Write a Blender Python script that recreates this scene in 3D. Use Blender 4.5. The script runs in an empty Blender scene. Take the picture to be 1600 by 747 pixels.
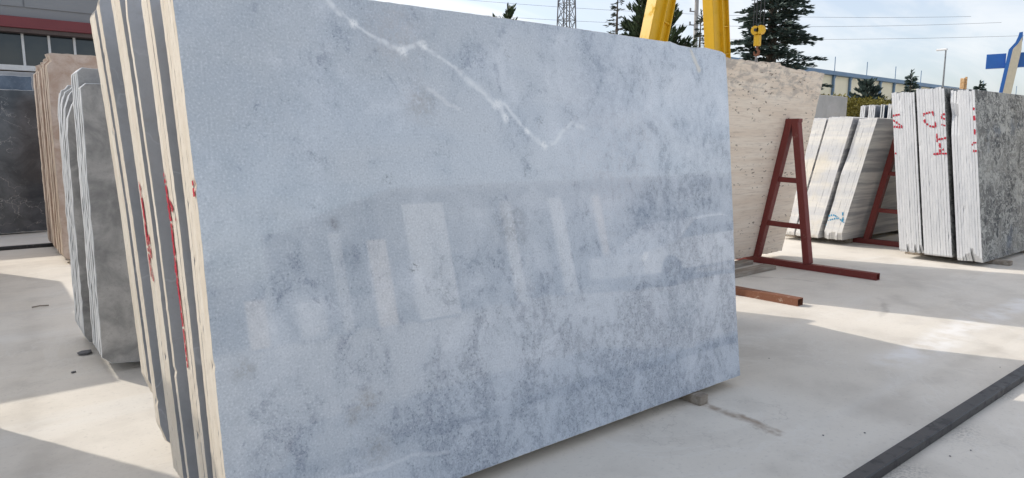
import bpy, bmesh, math, random
from mathutils import Vector, Matrix, noise as mnoise

# ------------------------------------------------------------------ camera, sky, sun, exposure
S = bpy.context.scene
COL = S.collection
cam_d = bpy.data.cameras.new('camera'); cam = bpy.data.objects.new('camera', cam_d); COL.objects.link(cam)
S.camera = cam
cam_d.sensor_width = 36.0; cam_d.lens = 36.0 * 1062 / 1600; cam_d.clip_start = 0.05; cam_d.clip_end = 3000
cam.location = (0, 0, 1.5)
YAW, PITCH = math.radians(51.539), math.radians(7.96)
cam.rotation_euler = (math.pi / 2 - PITCH, 0, YAW - math.pi / 2)
S.render.resolution_x = 1024; S.render.resolution_y = 478
S.render.engine = 'CYCLES'
S.cycles.use_denoising = True; S.cycles.max_bounces = 6; S.cycles.diffuse_bounces = 3; S.cycles.glossy_bounces = 3; S.cycles.transmission_bounces = 2; S.cycles.caustics_reflective = False; S.cycles.caustics_refractive = False

SUN = Vector((-0.55, 1.25, 1.0)).normalized()
SUN_EL = math.asin(SUN.z); SUN_AZ = math.atan2(SUN.x, SUN.y)      # clockwise from +Y
W = bpy.data.worlds.new('World'); S.world = W; W.use_nodes = True
wn = W.node_tree; wn.nodes.clear()
wo = wn.nodes.new('ShaderNodeOutputWorld'); wb = wn.nodes.new('ShaderNodeBackground')
sky = wn.nodes.new('ShaderNodeTexSky'); sky.sky_type = 'NISHITA'; sky.sun_disc = False
sky.sun_elevation = SUN_EL; sky.sun_rotation = SUN_AZ
sky.altitude = 900; sky.air_density = 1.0; sky.dust_density = 5.0; sky.ozone_density = 1.2
tc = wn.nodes.new('ShaderNodeTexCoord'); sp = wn.nodes.new('ShaderNodeSeparateXYZ')
wn.links.new(tc.outputs['Generated'], sp.inputs[0])
zz = wn.nodes.new('ShaderNodeMath'); zz.operation = 'ADD'; zz.inputs[1].default_value = 0.22; wn.links.new(sp.outputs[2], zz.inputs[0])
dv = wn.nodes.new('ShaderNodeVectorMath'); dv.operation = 'DIVIDE'
cmb = wn.nodes.new('ShaderNodeCombineXYZ')
for i in range(3): wn.links.new(zz.outputs[0], cmb.inputs[i])
wn.links.new(tc.outputs['Generated'], dv.inputs[0]); wn.links.new(cmb.outputs[0], dv.inputs[1])
mp = wn.nodes.new('ShaderNodeMapping'); mp.inputs['Scale'].default_value = (0.9, 2.2, 1.0); mp.inputs['Rotation'].default_value = (0, 0, 0.55)
wn.links.new(dv.outputs[0], mp.inputs[0])
cn = wn.nodes.new('ShaderNodeTexNoise'); cn.inputs['Scale'].default_value = 1.3; cn.inputs['Detail'].default_value = 6; cn.inputs['Roughness'].default_value = 0.55
cn.inputs['Distortion'].default_value = 0.6; wn.links.new(mp.outputs[0], cn.inputs['Vector'])
cr = wn.nodes.new('ShaderNodeMapRange'); cr.interpolation_type = 'SMOOTHSTEP'
cr.inputs[1].default_value = 0.40; cr.inputs[2].default_value = 0.68; cr.inputs[3].default_value = 0.42; cr.inputs[4].default_value = 0.92
wn.links.new(cn.outputs[0], cr.inputs[0])
cm = wn.nodes.new('ShaderNodeMix'); cm.data_type = 'RGBA'
wn.links.new(cr.outputs[0], cm.inputs[0]); wn.links.new(sky.outputs[0], cm.inputs[6]); 
# the thin veil of cloud takes its brightness from the light scattered behind it, only whiter
hs = wn.nodes.new('ShaderNodeHueSaturation'); hs.inputs['Saturation'].default_value = 0.35; hs.inputs['Value'].default_value = 1.15
wn.links.new(sky.outputs[0], hs.inputs['Color'])
vm_ = wn.nodes.new('ShaderNodeMix'); vm_.data_type = 'RGBA'; vm_.inputs[0].default_value = 0.55; vm_.inputs[7].default_value = (5.0, 5.1, 5.2, 1)
wn.links.new(hs.outputs[0], vm_.inputs[6]); wn.links.new(vm_.outputs[2], cm.inputs[7])
wn.links.new(cm.outputs[2], wb.inputs[0]); wb.inputs[1].default_value = 0.15
W.cycles.sampling_method = 'MANUAL'; W.cycles.sample_map_resolution = 512
wn.links.new(wb.outputs[0], wo.inputs[0])

sd = bpy.data.lights.new('sun', 'SUN'); sd.energy = 2.0; sd.angle = math.radians(0.6); sd.color = (1.0, 0.93, 0.83)
sun = bpy.data.objects.new('sun', sd); COL.objects.link(sun)
sun.rotation_euler = SUN.to_track_quat('Z', 'Y').to_euler(); sun.location = SUN * 60
S.view_settings.view_transform = 'Standard'; S.view_settings.look = 'None'; S.view_settings.gamma = 1.0
S.view_settings.use_curve_mapping = False; S.view_settings.exposure = 0.46

rng = random.Random(7)

# ------------------------------------------------------------------ node helpers
class NT:
    def __init__(s, name, rough=0.6, spec=0.5):
        s.m = bpy.data.materials.new(name); s.m.use_nodes = True; s.t = s.m.node_tree
        s.b = s.t.nodes['Principled BSDF']; s.set('Roughness', rough); s.set('Specular IOR Level', spec)
        s.co = s.t.nodes.new('ShaderNodeTexCoord').outputs['Object']
    def put(s, v, inp):
        if hasattr(v, 'is_output'): s.t.links.new(v, inp)
        elif isinstance(v, (tuple, list)):
            v = tuple(v)
            if inp.type == 'RGBA' and len(v) == 3: v = v + (1,)
            inp.default_value = v
        else: inp.default_value = v
    def set(s, k, v): s.put(v, s.b.inputs[k])
    def math(s, op, a, b=0.0, clamp=False):
        n = s.t.nodes.new('ShaderNodeMath'); n.operation = op; n.use_clamp = clamp
        s.put(a, n.inputs[0]); s.put(b, n.inputs[1]); return n.outputs[0]
    def vm(s, op, a, b=None, sc=None):
        n = s.t.nodes.new('ShaderNodeVectorMath'); n.operation = op
        s.put(a, n.inputs[0])
        if b is not None: s.put(b, n.inputs[1])
        if sc is not None: s.put(sc, n.inputs['Scale'])
        return n.outputs['Value'] if op in ('DOT_PRODUCT', 'LENGTH', 'DISTANCE') else n.outputs['Vector']
    def map(s, sc=(1, 1, 1), rot=(0, 0, 0), loc=(0, 0, 0), vec=None):
        n = s.t.nodes.new('ShaderNodeMapping'); s.put(vec or s.co, n.inputs[0])
        n.inputs['Scale'].default_value = sc; n.inputs['Rotation'].default_value = rot; n.inputs['Location'].default_value = loc
        return n.outputs[0]
    def noise(s, scale, detail=4, rough=0.55, dist=0.0, vec=None, col=False):
        n = s.t.nodes.new('ShaderNodeTexNoise'); s.put(vec or s.co, n.inputs['Vector'])
        n.inputs['Scale'].default_value = scale; n.inputs['Detail'].default_value = detail
        n.inputs['Roughness'].default_value = rough; n.inputs['Distortion'].default_value = dist
        return n.outputs['Color' if col else 'Fac']
    def voro(s, scale, vec=None, feat='F1', out='Distance', rnd=1.0):
        n = s.t.nodes.new('ShaderNodeTexVoronoi'); n.feature = feat; s.put(vec or s.co, n.inputs['Vector'])
        n.inputs['Scale'].default_value = scale; n.inputs['Randomness'].default_value = rnd; return n.outputs[out]
    def wave(s, scale, dist, det=3, dscale=1.0, vec=None, d='Z'):
        n = s.t.nodes.new('ShaderNodeTexWave'); n.bands_direction = d; s.put(vec or s.co, n.inputs['Vector'])
        n.inputs['Scale'].default_value = scale; n.inputs['Distortion'].default_value = dist
        n.inputs['Detail'].default_value = det; n.inputs['Detail Scale'].default_value = dscale; return n.outputs['Fac']
    def step(s, v, a, b, lo=0.0, hi=1.0):
        n = s.t.nodes.new('ShaderNodeMapRange'); n.interpolation_type = 'SMOOTHSTEP'
        s.put(v, n.inputs[0])
        for i, q in enumerate((a, b, lo, hi)): s.put(q, n.inputs[i + 1])
        return n.outputs[0]
    def mix(s, f, a, b, blend='MIX'):
        n = s.t.nodes.new('ShaderNodeMix'); n.data_type = 'RGBA'; n.blend_type = blend
        s.put(f, n.inputs[0]); s.put(a, n.inputs[6]); s.put(b, n.inputs[7]); return n.outputs[2]
    def sep(s, v=None):
        n = s.t.nodes.new('ShaderNodeSeparateXYZ'); s.put(v or s.co, n.inputs[0]); return n.outputs
    def comb(s, x, y, z):
        n = s.t.nodes.new('ShaderNodeCombineXYZ')
        for i, q in enumerate((x, y, z)): s.put(q, n.inputs[i])
        return n.outputs[0]
    def seg(s, p, a, b):
        ab = Vector(b) - Vector(a); pa = s.vm('SUBTRACT', p, tuple(a))
        h = s.math('MULTIPLY', s.vm('DOT_PRODUCT', pa, tuple(ab)), 1 / ab.length_squared, clamp=True)
        sc = s.vm('SCALE', tuple(ab), sc=h); return s.vm('LENGTH', s.vm('SUBTRACT', pa, sc))
    def poly(s, p, pts):
        d = None
        for a, b in zip(pts, pts[1:]):
            q = s.seg(p, a, b); d = q if d is None else s.math('MINIMUM', d, q)
        return d
    def bump(s, h, strength=0.3, dist=0.01):
        n = s.t.nodes.new('ShaderNodeBump'); n.inputs['Strength'].default_value = strength; n.inputs['Distance'].default_value = dist
        s.put(h, n.inputs['Height']); s.set('Normal', n.outputs[0])
    def rand(s):
        n = s.t.nodes.new('ShaderNodeObjectInfo'); return n.outputs['Random']

def flat(name, col, rough=0.6, spec=0.5, metal=0.0, var=0.12, scale=6.0, bump=0.0):
    n = NT(name, rough, spec); n.set('Metallic', metal)
    f = n.noise(scale, 5, 0.6)
    a = tuple(c * (1 - var) for c in col); b = tuple(min(1, c * (1 + var)) for c in col)
    n.set('Base Color', n.mix(n.step(f, 0.3, 0.7), a, b))
    if bump: n.bump(n.noise(scale * 8, 5), bump, 0.01)
    return n.m

# ------------------------------------------------------------------ materials
def m_ground():
    n = NT('concrete_dust', 0.82, 0.35)
    a = n.noise(0.35, 5, 0.55); b = n.noise(2.1, 6, 0.6); c = n.noise(38, 4, 0.6)
    st = n.noise(1.0, 5, 0.6, 0.4, n.map((0.25, 2.2, 1), (0, 0, 0.5)))
    col = n.mix(n.step(a, 0.35, 0.65), (0.70, 0.655, 0.58), (0.78, 0.735, 0.66))
    col = n.mix(n.step(b, 0.42, 0.72, 0, 0.5), col, (0.56, 0.52, 0.46))
    col = n.mix(n.step(st, 0.5, 0.72, 0, 0.4), col, (0.80, 0.785, 0.745))
    col = n.mix(n.step(c, 0.54, 0.75, 0, 0.34), col, (0.45, 0.425, 0.39))
    wob = n.vm('ADD', n.co, n.vm('SCALE', n.vm('SUBTRACT', n.noise(3.0, 4, 0.6, 0, None, True), (0.5, 0.5, 0.5)), sc=0.22))
    for (ax, ay, bx, by, w_, k_) in ((4.6, 0.4, 8.2, 3.9, 0.14, 0.16), (5.0, 0.3, 8.8, 3.7, 0.14, 0.13), (2.0, 1.62, 9.0, 1.60, 0.10, 0.12), (0.1, 3.5, 0.45, 9.5, 0.12, 0.14), (3.9, 1.4, 4.6, 3.4, 0.35, 0.10)):
        d = n.seg(wob, (ax, ay, 0), (bx, by, 0)); f = n.math('MULTIPLY', n.step(d, 0.0, w_, 1, 0), n.step(b, 0.35, 0.62))
        col = n.mix(n.math('MULTIPLY', f, k_ * 1.6), col, (0.40, 0.365, 0.32))
    pud = n.noise(0.8, 7, 0.62, 0.8); col = n.mix(n.step(pud, 0.54, 0.66, 0, 0.2), col, (0.50, 0.46, 0.41)); col = n.mix(n.step(n.math('ABSOLUTE', n.math('SUBTRACT', pud, 0.56)), 0.0, 0.012, 0.18, 0), col, (0.85, 0.83, 0.79))
    # trail of white stone slurry across the aisle
    d = n.poly(wob, [(4.9, 1.97, 0), (5.4, 1.9, 0), (6.3, 1.97, 0), (7.9, 1.9, 0)])
    f = n.math('MULTIPLY', n.step(d, 0.02, 0.2, 1, 0), n.step(n.noise(5, 5), 0.3, 0.62))
    col = n.mix(n.math('MULTIPLY', f, 0.6), col, (0.90, 0.90, 0.90))
    # rusty drip in front of the bearer under the big slab
    d = n.poly(wob, [(3.24, 2.3, 0), (3.21, 2.02, 0), (3.22, 1.80, 0)])
    f = n.math('MULTIPLY', n.step(d, 0.01, 0.055, 1, 0), n.step(n.noise(9, 5), 0.3, 0.6))
    col = n.mix(n.math('MULTIPLY', f, 0.75), col, (0.27, 0.19, 0.13))
    # grit along the rail, scuffs
    d = n.poly(wob, [(1.5, 1.19, 0), (4.0, 1.18, 0), (9.0, 1.19, 0)])
    f = n.math('MULTIPLY', n.math('MULTIPLY', n.step(d, 0.0, 0.13, 1, 0), n.step(n.noise(2.2, 3), 0.36, 0.6)), n.step(n.noise(60, 6, 0.7), 0.40, 0.66))
    col = n.mix(n.math('MULTIPLY', f, 0.6), col, (0.10, 0.10, 0.10))
    ring = n.math('ABSOLUTE', n.math('SUBTRACT', n.vm('DISTANCE', wob, (6.1, 3.6, 0)), 1.05))
    f = n.math('MULTIPLY', n.step(ring, 0.0, 0.05, 1, 0), n.step(n.noise(1.3, 4), 0.52, 0.64))
    col = n.mix(n.math('MULTIPLY', f, 0.35), col, (0.25, 0.22, 0.19))
    dots = n.voro(5.5); f = n.step(dots, 0.01, 0.03, 1, 0)
    f = n.math('MULTIPLY', f, n.step(n.noise(0.9, 3), 0.5, 0.62)); col = n.mix(n.math('MULTIPLY', f, 0.55), col, (0.14, 0.13, 0.12))
    cr_ = n.vm('ADD', n.co, n.vm('SCALE', n.noise(1.2, 6, 0.65, 0, None, True), sc=1.3)); ck = n.math('MULTIPLY', n.step(n.voro(0.32, cr_, 'DISTANCE_TO_EDGE'), 0.0, 0.0035, 1, 0), n.step(a, 0.50, 0.60)); col = n.mix(n.math('MULTIPLY', ck, 0.22), col, (0.27, 0.24, 0.21))
    n.set('Base Color', col); n.set('Roughness', n.step(a, 0.3, 0.7, 0.7, 0.92))
    n.bump(n.math('ADD', n.math('MULTIPLY', b, 0.6), n.math('MULTIPLY', c, 0.35)), 0.25, 0.01)
    return n.m

def m_main():
    n = NT('blue_marble_polished', 0.10, 0.7)
    sx, sy, sz = n.sep()
    co = n.co
    wob = n.vm('ADD', co, n.vm('SCALE', n.vm('SUBTRACT', n.noise(7, 5, 0.6, 0, None, True), (0.5, 0.5, 0.5)), sc=0.075))
    lo = n.noise(0.9, 4, 0.5, 0.4); mid = n.noise(3.2, 6, 0.6, 0.5); fi = n.noise(26, 6, 0.65); gr = n.noise(120, 3, 0.6)
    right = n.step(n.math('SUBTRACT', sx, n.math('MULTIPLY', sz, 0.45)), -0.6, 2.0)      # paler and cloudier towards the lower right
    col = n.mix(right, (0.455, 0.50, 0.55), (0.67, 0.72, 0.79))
    col = n.mix(n.step(lo, 0.35, 0.68, 0, 0.5), col, (0.58, 0.645, 0.73))
    col = n.mix(n.step(mid, 0.48, 0.75, 0, 0.5), col, (0.78, 0.82, 0.885))
    # soft blue-grey clouding made of clouds within clouds, ragged flecks gathering inside it
    diag = n.map((1.15, 1, 0.95), (0, 0.7, 0))
    cl = n.noise(1.4, 3, 0.5, 0.4); cl2 = n.noise(3.9, 9, 0.70, 0.5, diag)
    tex = n.noise(21, 8, 0.78, 0.4, n.map((1.2, 1, 0.85), (0, 0.6, 0))); tex2 = n.noise(70, 4, 0.72, 0.3)
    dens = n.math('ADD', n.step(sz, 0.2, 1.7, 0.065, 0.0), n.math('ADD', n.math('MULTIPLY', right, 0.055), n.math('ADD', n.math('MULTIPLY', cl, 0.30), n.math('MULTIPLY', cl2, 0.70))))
    hz = n.step(dens, 0.46, 0.68)
    col = n.mix(n.math('MULTIPLY', hz, 0.46), col, (0.36, 0.425, 0.505))
    thr = n.step(dens, 0.44, 0.68, 0.68, 0.44)
    m1 = n.step(tex, thr, n.math('ADD', thr, 0.11))
    col = n.mix(n.math('MULTIPLY', m1, 0.42), col, (0.22, 0.25, 0.335))
    thr2 = n.step(dens, 0.45, 0.70, 0.72, 0.52)
    m2 = n.step(tex2, thr2, n.math('ADD', thr2, 0.07))
    col = n.mix(n.math('MULTIPLY', m2, 0.48), col, (0.12, 0.15, 0.20))
    # grain
    col = n.mix(n.step(fi, 0.50, 0.75, 0, 0.34), col, (0.32, 0.36, 0.42))
    col = n.mix(n.step(gr, 0.50, 0.70, 0, 0.36), col, (0.25, 0.29, 0.35))
    col = n.mix(n.step(gr, 0.30, 0.48, 0.34, 0), col, (0.82, 0.86, 0.91))
    # small dark clusters and hairline cracks
    sp = n.math('MULTIPLY', n.step(n.voro(3.0, wob), 0.03, 0.12, 1, 0), n.step(tex2, 0.5, 0.64))
    col = n.mix(n.math('MULTIPLY', sp, 0.8), col, (0.11, 0.13, 0.16))
    hw = n.vm('ADD', co, n.vm('SCALE', n.noise(2.3, 6, 0.65, 0, None, True), sc=0.9))
    hl = n.math('MULTIPLY', n.step(n.voro(1.6, hw, 'DISTANCE_TO_EDGE'), 0.0, 0.010, 1, 0), n.step(cl2, 0.50, 0.62))
    col = n.mix(n.math('MULTIPLY', hl, 0.45), col, (0.20, 0.24, 0.30))
    # brownish patches
    pn = n.math('ADD', n.math('MULTIPLY', n.step(fi, 0.36, 0.62), 0.6), n.math('MULTIPLY', n.step(tex2, 0.45, 0.6), 0.4))
    for (px, pz, r, k, c) in ((0.80, 1.90, 0.17, 0.32, (0.46, 0.39, 0.36)), (0.90, 1.62, 0.10, 0.6, (0.30, 0.28, 0.28)), (0.09, 0.65, 0.05, 0.8, (0.27, 0.27, 0.28)),
                              (0.555, 0.43, 0.07, 0.75, (0.29, 0.28, 0.28)), (0.49, 0.39, 0.04, 0.75, (0.29, 0.28, 0.28)), (0.58, 0.24, 0.08, 0.55, (0.29, 0.28, 0.28)), (1.34, 1.07, 0.13, 0.75, (0.24, 0.265, 0.31)),
                              (0.47, 1.144, 0.035, 0.9, (0.22, 0.22, 0.25)), (2.05, 1.42, 0.5, 0.22, (0.58, 0.52, 0.55)), (2.24, 1.09, 0.13, 0.7, (0.20, 0.26, 0.36)),
                              (2.49, 0.99, 0.20, 0.6, (0.19, 0.24, 0.32)), (2.56, 0.50, 0.22, 0.6, (0.22, 0.29, 0.38)), (2.0, 1.78, 0.3, 0.45, (0.27, 0.33, 0.43)), (2.78, 1.5, 0.3, 0.45, (0.27, 0.33, 0.43)), (0.53, 1.01, 0.06, 0.7, (0.22, 0.26, 0.33))):
        d = n.vm('DISTANCE', n.vm('MULTIPLY', wob, (1, 0, 1)), (px, 0, pz))
        f = n.math('MULTIPLY', n.step(d, r * 0.1, r * 1.25, 0.9, 0), pn)
        col = n.mix(n.math('MULTIPLY', f, k), col, c)
    # white veins
    w2 = n.vm('MULTIPLY', n.vm('ADD', co, n.vm('SCALE', n.vm('SUBTRACT', n.noise(14, 4, 0.6, 0, None, True), (0.5, 0.5, 0.5)), sc=0.035)), (1, 0, 1))
    wid = n.step(n.noise(5, 5, 0.65), 0.33, 0.68, 0.12, 0.85)
    P = lambda L: [(a, 0, b) for a, b in L]
    d = n.poly(w2, P([(0.47, 2.05), (0.553, 1.962), (0.668, 1.889), (0.819, 1.827), (0.913, 1.866), (1.019, 1.816), (1.113, 1.754), (1.277, 1.636), (1.343, 1.630), (1.436, 1.538), (1.566, 1.433), (1.642, 1.458), (1.697, 1.511), (1.757, 1.553), (1.839, 1.529)]))
    d = n.math('MINIMUM', d, n.poly(w2, P([(1.30, 1.64), (1.345, 1.555)])))
    f = n.step(d, 0.0005, n.math('MULTIPLY', wid, 0.034), 1, 0)
    f = n.math('MULTIPLY', f, n.step(n.noise(30, 5, 0.75), 0.36, 0.56, 0.15, 1.0))
    col = n.mix(n.math('MULTIPLY', f, 0.58), col, (0.86, 0.89, 0.92))
    for (bx, bz, rr) in ((0.62, 1.92, 0.03), (0.83, 1.828, 0.035), (0.93, 1.862, 0.03), (1.30, 1.625, 0.04), (1.345, 1.57, 0.03), (1.47, 1.51, 0.025), (1.565, 1.44, 0.03)):
        f = n.math('MULTIPLY', n.step(n.vm('DISTANCE', w2, (bx, 0, bz)), rr * 0.2, rr, 1, 0), n.step(tex2, 0.36, 0.55))
        col = n.mix(n.math('MULTIPLY', f, 0.75), col, (0.90, 0.92, 0.94))
    d = n.poly(w2, P([(0.943, 1.677), (1.035, 1.621), (1.086, 1.601)])); f = n.step(d, 0.002, 0.016, 1, 0)
    col = n.mix(n.math('MULTIPLY', f, 0.4), col, (0.75, 0.77, 0.8))
    d = n.poly(w2, P([(0.40, 0.165), (0.601, 0.154), (0.72, 0.167), (0.905, 0.13)])); f = n.step(d, 0.002, 0.014, 1, 0)
    col = n.mix(n.math('MULTIPLY', f, 0.35), col, (0.80, 0.83, 0.87))
    d = n.poly(w2, P([(2.75, 1.99), (2.815, 1.881)])); f = n.step(d, 0.004, 0.02, 1, 0)
    col = n.mix(n.math('MULTIPLY', f, 0.6), col, (0.80, 0.74, 0.62))
    n.set('Base Color', col); n.set('Roughness', n.step(mid, 0.3, 0.7, 0.012, 0.045))
    return n.m

def m_stone(name, c1, c2, c3, rough=0.45, sc=4.0, vein=None, veinamt=0.5, vscale=1.6, bump=0.0):
    n = NT(name, rough, 0.5)
    off = n.vm('SCALE', (3.1, 7.7, 1.3), sc=n.math('MULTIPLY', n.rand(), 9.0)); v = n.vm('ADD', n.co, off)
    a = n.noise(sc, 7, 0.62, 0.5, v); b = n.noise(sc * 9, 5, 0.65, 0, v); g = n.noise(sc * 30, 3, 0.6, 0, v)
    col = n.mix(n.step(a, 0.32, 0.68), c1, c2); col = n.mix(n.step(b, 0.5, 0.75, 0, 0.5), col, c3)
    col = n.mix(n.step(g, 0.5, 0.75, 0, 0.3), col, c1)
    if vein:
        w = n.vm('ADD', v, n.vm('SCALE', n.vm('SUBTRACT', n.noise(1.5, 5, 0.6, 0, v, True), (0.5, 0.5, 0.5)), sc=1.1))
        e = n.voro(vscale, w, 'DISTANCE_TO_EDGE'); th = n.noise(2.2, 3, 0.5, 0, v)
        f = n.math('MULTIPLY', n.step(e, 0.0, 0.022, 1, 0), n.step(th, 0.42, 0.6))
        col = n.mix(n.math('MULTIPLY', f, veinamt), col, vein)
    n.set('Base Color', col)
    if bump: n.bump(n.math('ADD', a, n.math('MULTIPLY', b, 0.4)), bump, 0.01)
    return n.m

def m_edge(name, c1, c2, c3, rough=0.8):
    n = NT(name, rough, 0.3)
    off = n.vm('SCALE', (3.1, 7.7, 1.3), sc=n.math('MULTIPLY', n.rand(), 9.0)); v = n.vm('ADD', n.co, off)
    a = n.noise(3.0, 6, 0.6, 0.2, v); s = n.noise(1.0, 5, 0.65, 0, n.map((26, 34, 9), vec=v)); g = n.noise(90, 4, 0.65, 0, v)
    col = n.mix(n.step(a, 0.35, 0.68), c1, c2); col = n.mix(n.step(s, 0.52, 0.72, 0, 0.30), col, c3)
    col = n.mix(n.step(g, 0.55, 0.75, 0, 0.35), col, tuple(x * 0.6 for x in c3))
    col = n.mix(n.math('MULTIPLY', n.rand(), 0.25), col, c3)
    n.set('Base Color', col); n.bump(n.math('ADD', g, s), 0.35, 0.006)
    return n.m

def m_travertine():
    n = NT('travertine', 0.6, 0.35)
    v = n.vm('ADD', n.co, n.vm('SCALE', (3.1, 0, 1.3), sc=n.rand()))
    h = n.map((0.35, 1, 5.0), vec=v)
    a = n.noise(2.2, 6, 0.6, 0.3, h); b = n.noise(9, 6, 0.7, 0.2, h); g = n.noise(60, 4, 0.6, 0, v)
    col = n.mix(n.step(a, 0.3, 0.7), (0.83, 0.70, 0.57), (0.93, 0.83, 0.71))
    col = n.mix(n.step(b, 0.46, 0.70, 0, 0.75), col, (0.63, 0.52, 0.42)); col = n.mix(n.step(g, 0.55, 0.75, 0, 0.3), col, (0.60, 0.52, 0.45))
    sx, sy, sz = n.sep()
    up = n.math('MULTIPLY', n.step(sz, 1.85, 2.15), n.step(n.noise(5, 7, 0.7, 0.5, n.map((1, 1, 2.2))), 0.45, 0.62))
    col = n.mix(n.math('MULTIPLY', up, 0.6), col, (0.30, 0.28, 0.27))
    for sc, rot, th in ((5, 0.0, 0.15), (4.5, 1.1, 0.15), (9, 0.3, 0.2)):
        q = n.map((1.0, 1, 2.6), (0, rot, 0), vec=v)
        q = n.vm('ADD', q, n.vm('SCALE', n.noise(6, 4, 0.6, 0, q, True), sc=0.25))
        ho = n.math('MULTIPLY', n.step(n.voro(sc, q), th * 0.5, th, 1, 0), n.step(n.noise(2.4, 3, 0.5, 0, v), 0.42, 0.55))
        col = n.mix(n.math('MULTIPLY', ho, 0.9), col, (0.15, 0.10, 0.07))
    n.set('Base Color', col); n.bump(b, 0.2, 0.01)
    return n.m

def m_striped():
    n = NT('white_striped_marble', 0.6, 0.25)
    w = n.vm('ADD', n.co, n.vm('SCALE', n.noise(1.2, 4, 0.5, 0, None, True), sc=0.10))
    a = n.noise(1.0, 5, 0.6, 0.1, n.map((0.25, 1, 7.5), vec=w)); b = n.noise(1.0, 4, 0.6, 0.1, n.map((0.5, 1, 22), vec=w))
    col = n.mix(n.step(a, 0.38, 0.62), (0.74, 0.73, 0.71), (0.36, 0.37, 0.40)); col = n.mix(n.step(b, 0.5, 0.7, 0, 0.5), col, (0.27, 0.28, 0.31))
    n.set('Base Color', col); return n.m

def m_striped_edge():
    n = NT('white_striped_edge', 0.75, 0.3); n.co = n.t.nodes.new('ShaderNodeNewGeometry').outputs['Position']
    a = n.noise(1.0, 5, 0.6, 0.1, n.map((0.3, 0.5, 6.0), (0.22, 0, 0))); g = n.noise(80, 4)
    s = n.noise(1.0, 3, 0.5, 0, n.map((10, 60, 0.8), (-0.23, 0, 0)))
    col = n.mix(n.step(a, 0.35, 0.62), (0.84, 0.82, 0.77), (0.66, 0.67, 0.68)); col = n.mix(n.step(g, 0.55, 0.75, 0, 0.3), col, (0.42, 0.41, 0.4))
    col = n.mix(n.step(s, 0.55, 0.7, 0, 0.12), col, (0.5, 0.5, 0.5))
    col = n.mix(n.step(n.noise(2, 3), 0.5, 0.7, 0, 0.45), col, (0.80, 0.72, 0.55))
    n.set('Base Color', col); n.bump(g, 0.25, 0.006); return n.m

def m_swirl():
    n = NT('grey_swirl_stone', 0.75, 0.15)
    w = n.vm('ADD', n.co, n.vm('SCALE', n.vm('SUBTRACT', n.noise(2.2, 4, 0.6, 0, None, True), (0.5, 0.5, 0.5)), sc=0.9))
    a = n.noise(2.4, 6, 0.62, 0.6, w); g = n.noise(60, 4, 0.65)
    col = n.mix(n.step(a, 0.36, 0.64), (0.085, 0.092, 0.10), (0.27, 0.275, 0.265))
    for sc, rot, wd, k in ((1.7, 0.9, 0.030, 0.85), (2.9, -0.5, 0.035, 0.8), (4.6, 1.3, 0.04, 0.6)):
        q = n.noise(sc, 3, 0.55, 1.0, n.map((1, 1, 2.2), (0, rot, 0), vec=w))
        f = n.step(n.math('ABSOLUTE', n.math('SUBTRACT', q, 0.5)), 0.0, wd, 1, 0)
        col = n.mix(n.math('MULTIPLY', f, k), col, (0.52, 0.53, 0.51))
    col = n.mix(n.step(g, 0.5, 0.72, 0, 0.25), col, (0.075, 0.082, 0.09))
    col = n.mix(n.step(n.noise(1.6, 5, 0.6), 0.58, 0.7, 0, 0.4), col, (0.14, 0.19, 0.27))
    col = n.mix(n.step(n.noise(2.3, 5, 0.7, 1.0), 0.66, 0.74, 0, 0.35), col, (0.40, 0.29, 0.2))
    n.set('Base Color', col); n.bump(a, 0.12, 0.006); return n.m

def m_paint(name, base, worn, rough=0.45, amt=0.35, sc=7):
    n = NT(name, rough, 0.5); a = n.noise(sc, 7, 0.7); b = n.noise(2.5, 4); c = n.noise(sc * 8, 4, 0.6)
    col = n.mix(n.step(b, 0.3, 0.7, 0, 0.35), base, tuple(x * 0.75 for x in base)); col = n.mix(n.step(a, 0.58, 0.7, 0, amt), col, worn)
    col = n.mix(n.step(c, 0.6, 0.75, 0, amt), col, worn)
    n.set('Base Color', col); n.set('Roughness', n.step(a, 0.5, 0.7, rough, 0.85)); n.bump(a, 0.08, 0.01); return n.m

def m_wood(name, c1, c2):
    n = NT(name, 0.85, 0.2); a = n.noise(1, 5, 0.6, 0.3, n.map((3, 28, 28))); g = n.noise(30, 4)
    col = n.mix(n.step(a, 0.35, 0.68), c1, c2); col = n.mix(n.step(g, 0.55, 0.8, 0, 0.4), col, tuple(x * 0.5 for x in c1))
    n.set('Base Color', col); n.bump(a, 0.4, 0.01); return n.m

def m_foliage(name, c1, c2):
    n = NT(name, 0.6, 0.3); g = n.t.nodes.new('ShaderNodeNewGeometry').outputs['Random Per Island']
    col = n.mix(g, c1, c2); col = n.mix(n.step(n.noise(1.1, 3), 0.4, 0.65, 0, 0.5), col, tuple(x * 0.6 for x in c1))
    n.set('Base Color', col); return n.m

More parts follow.
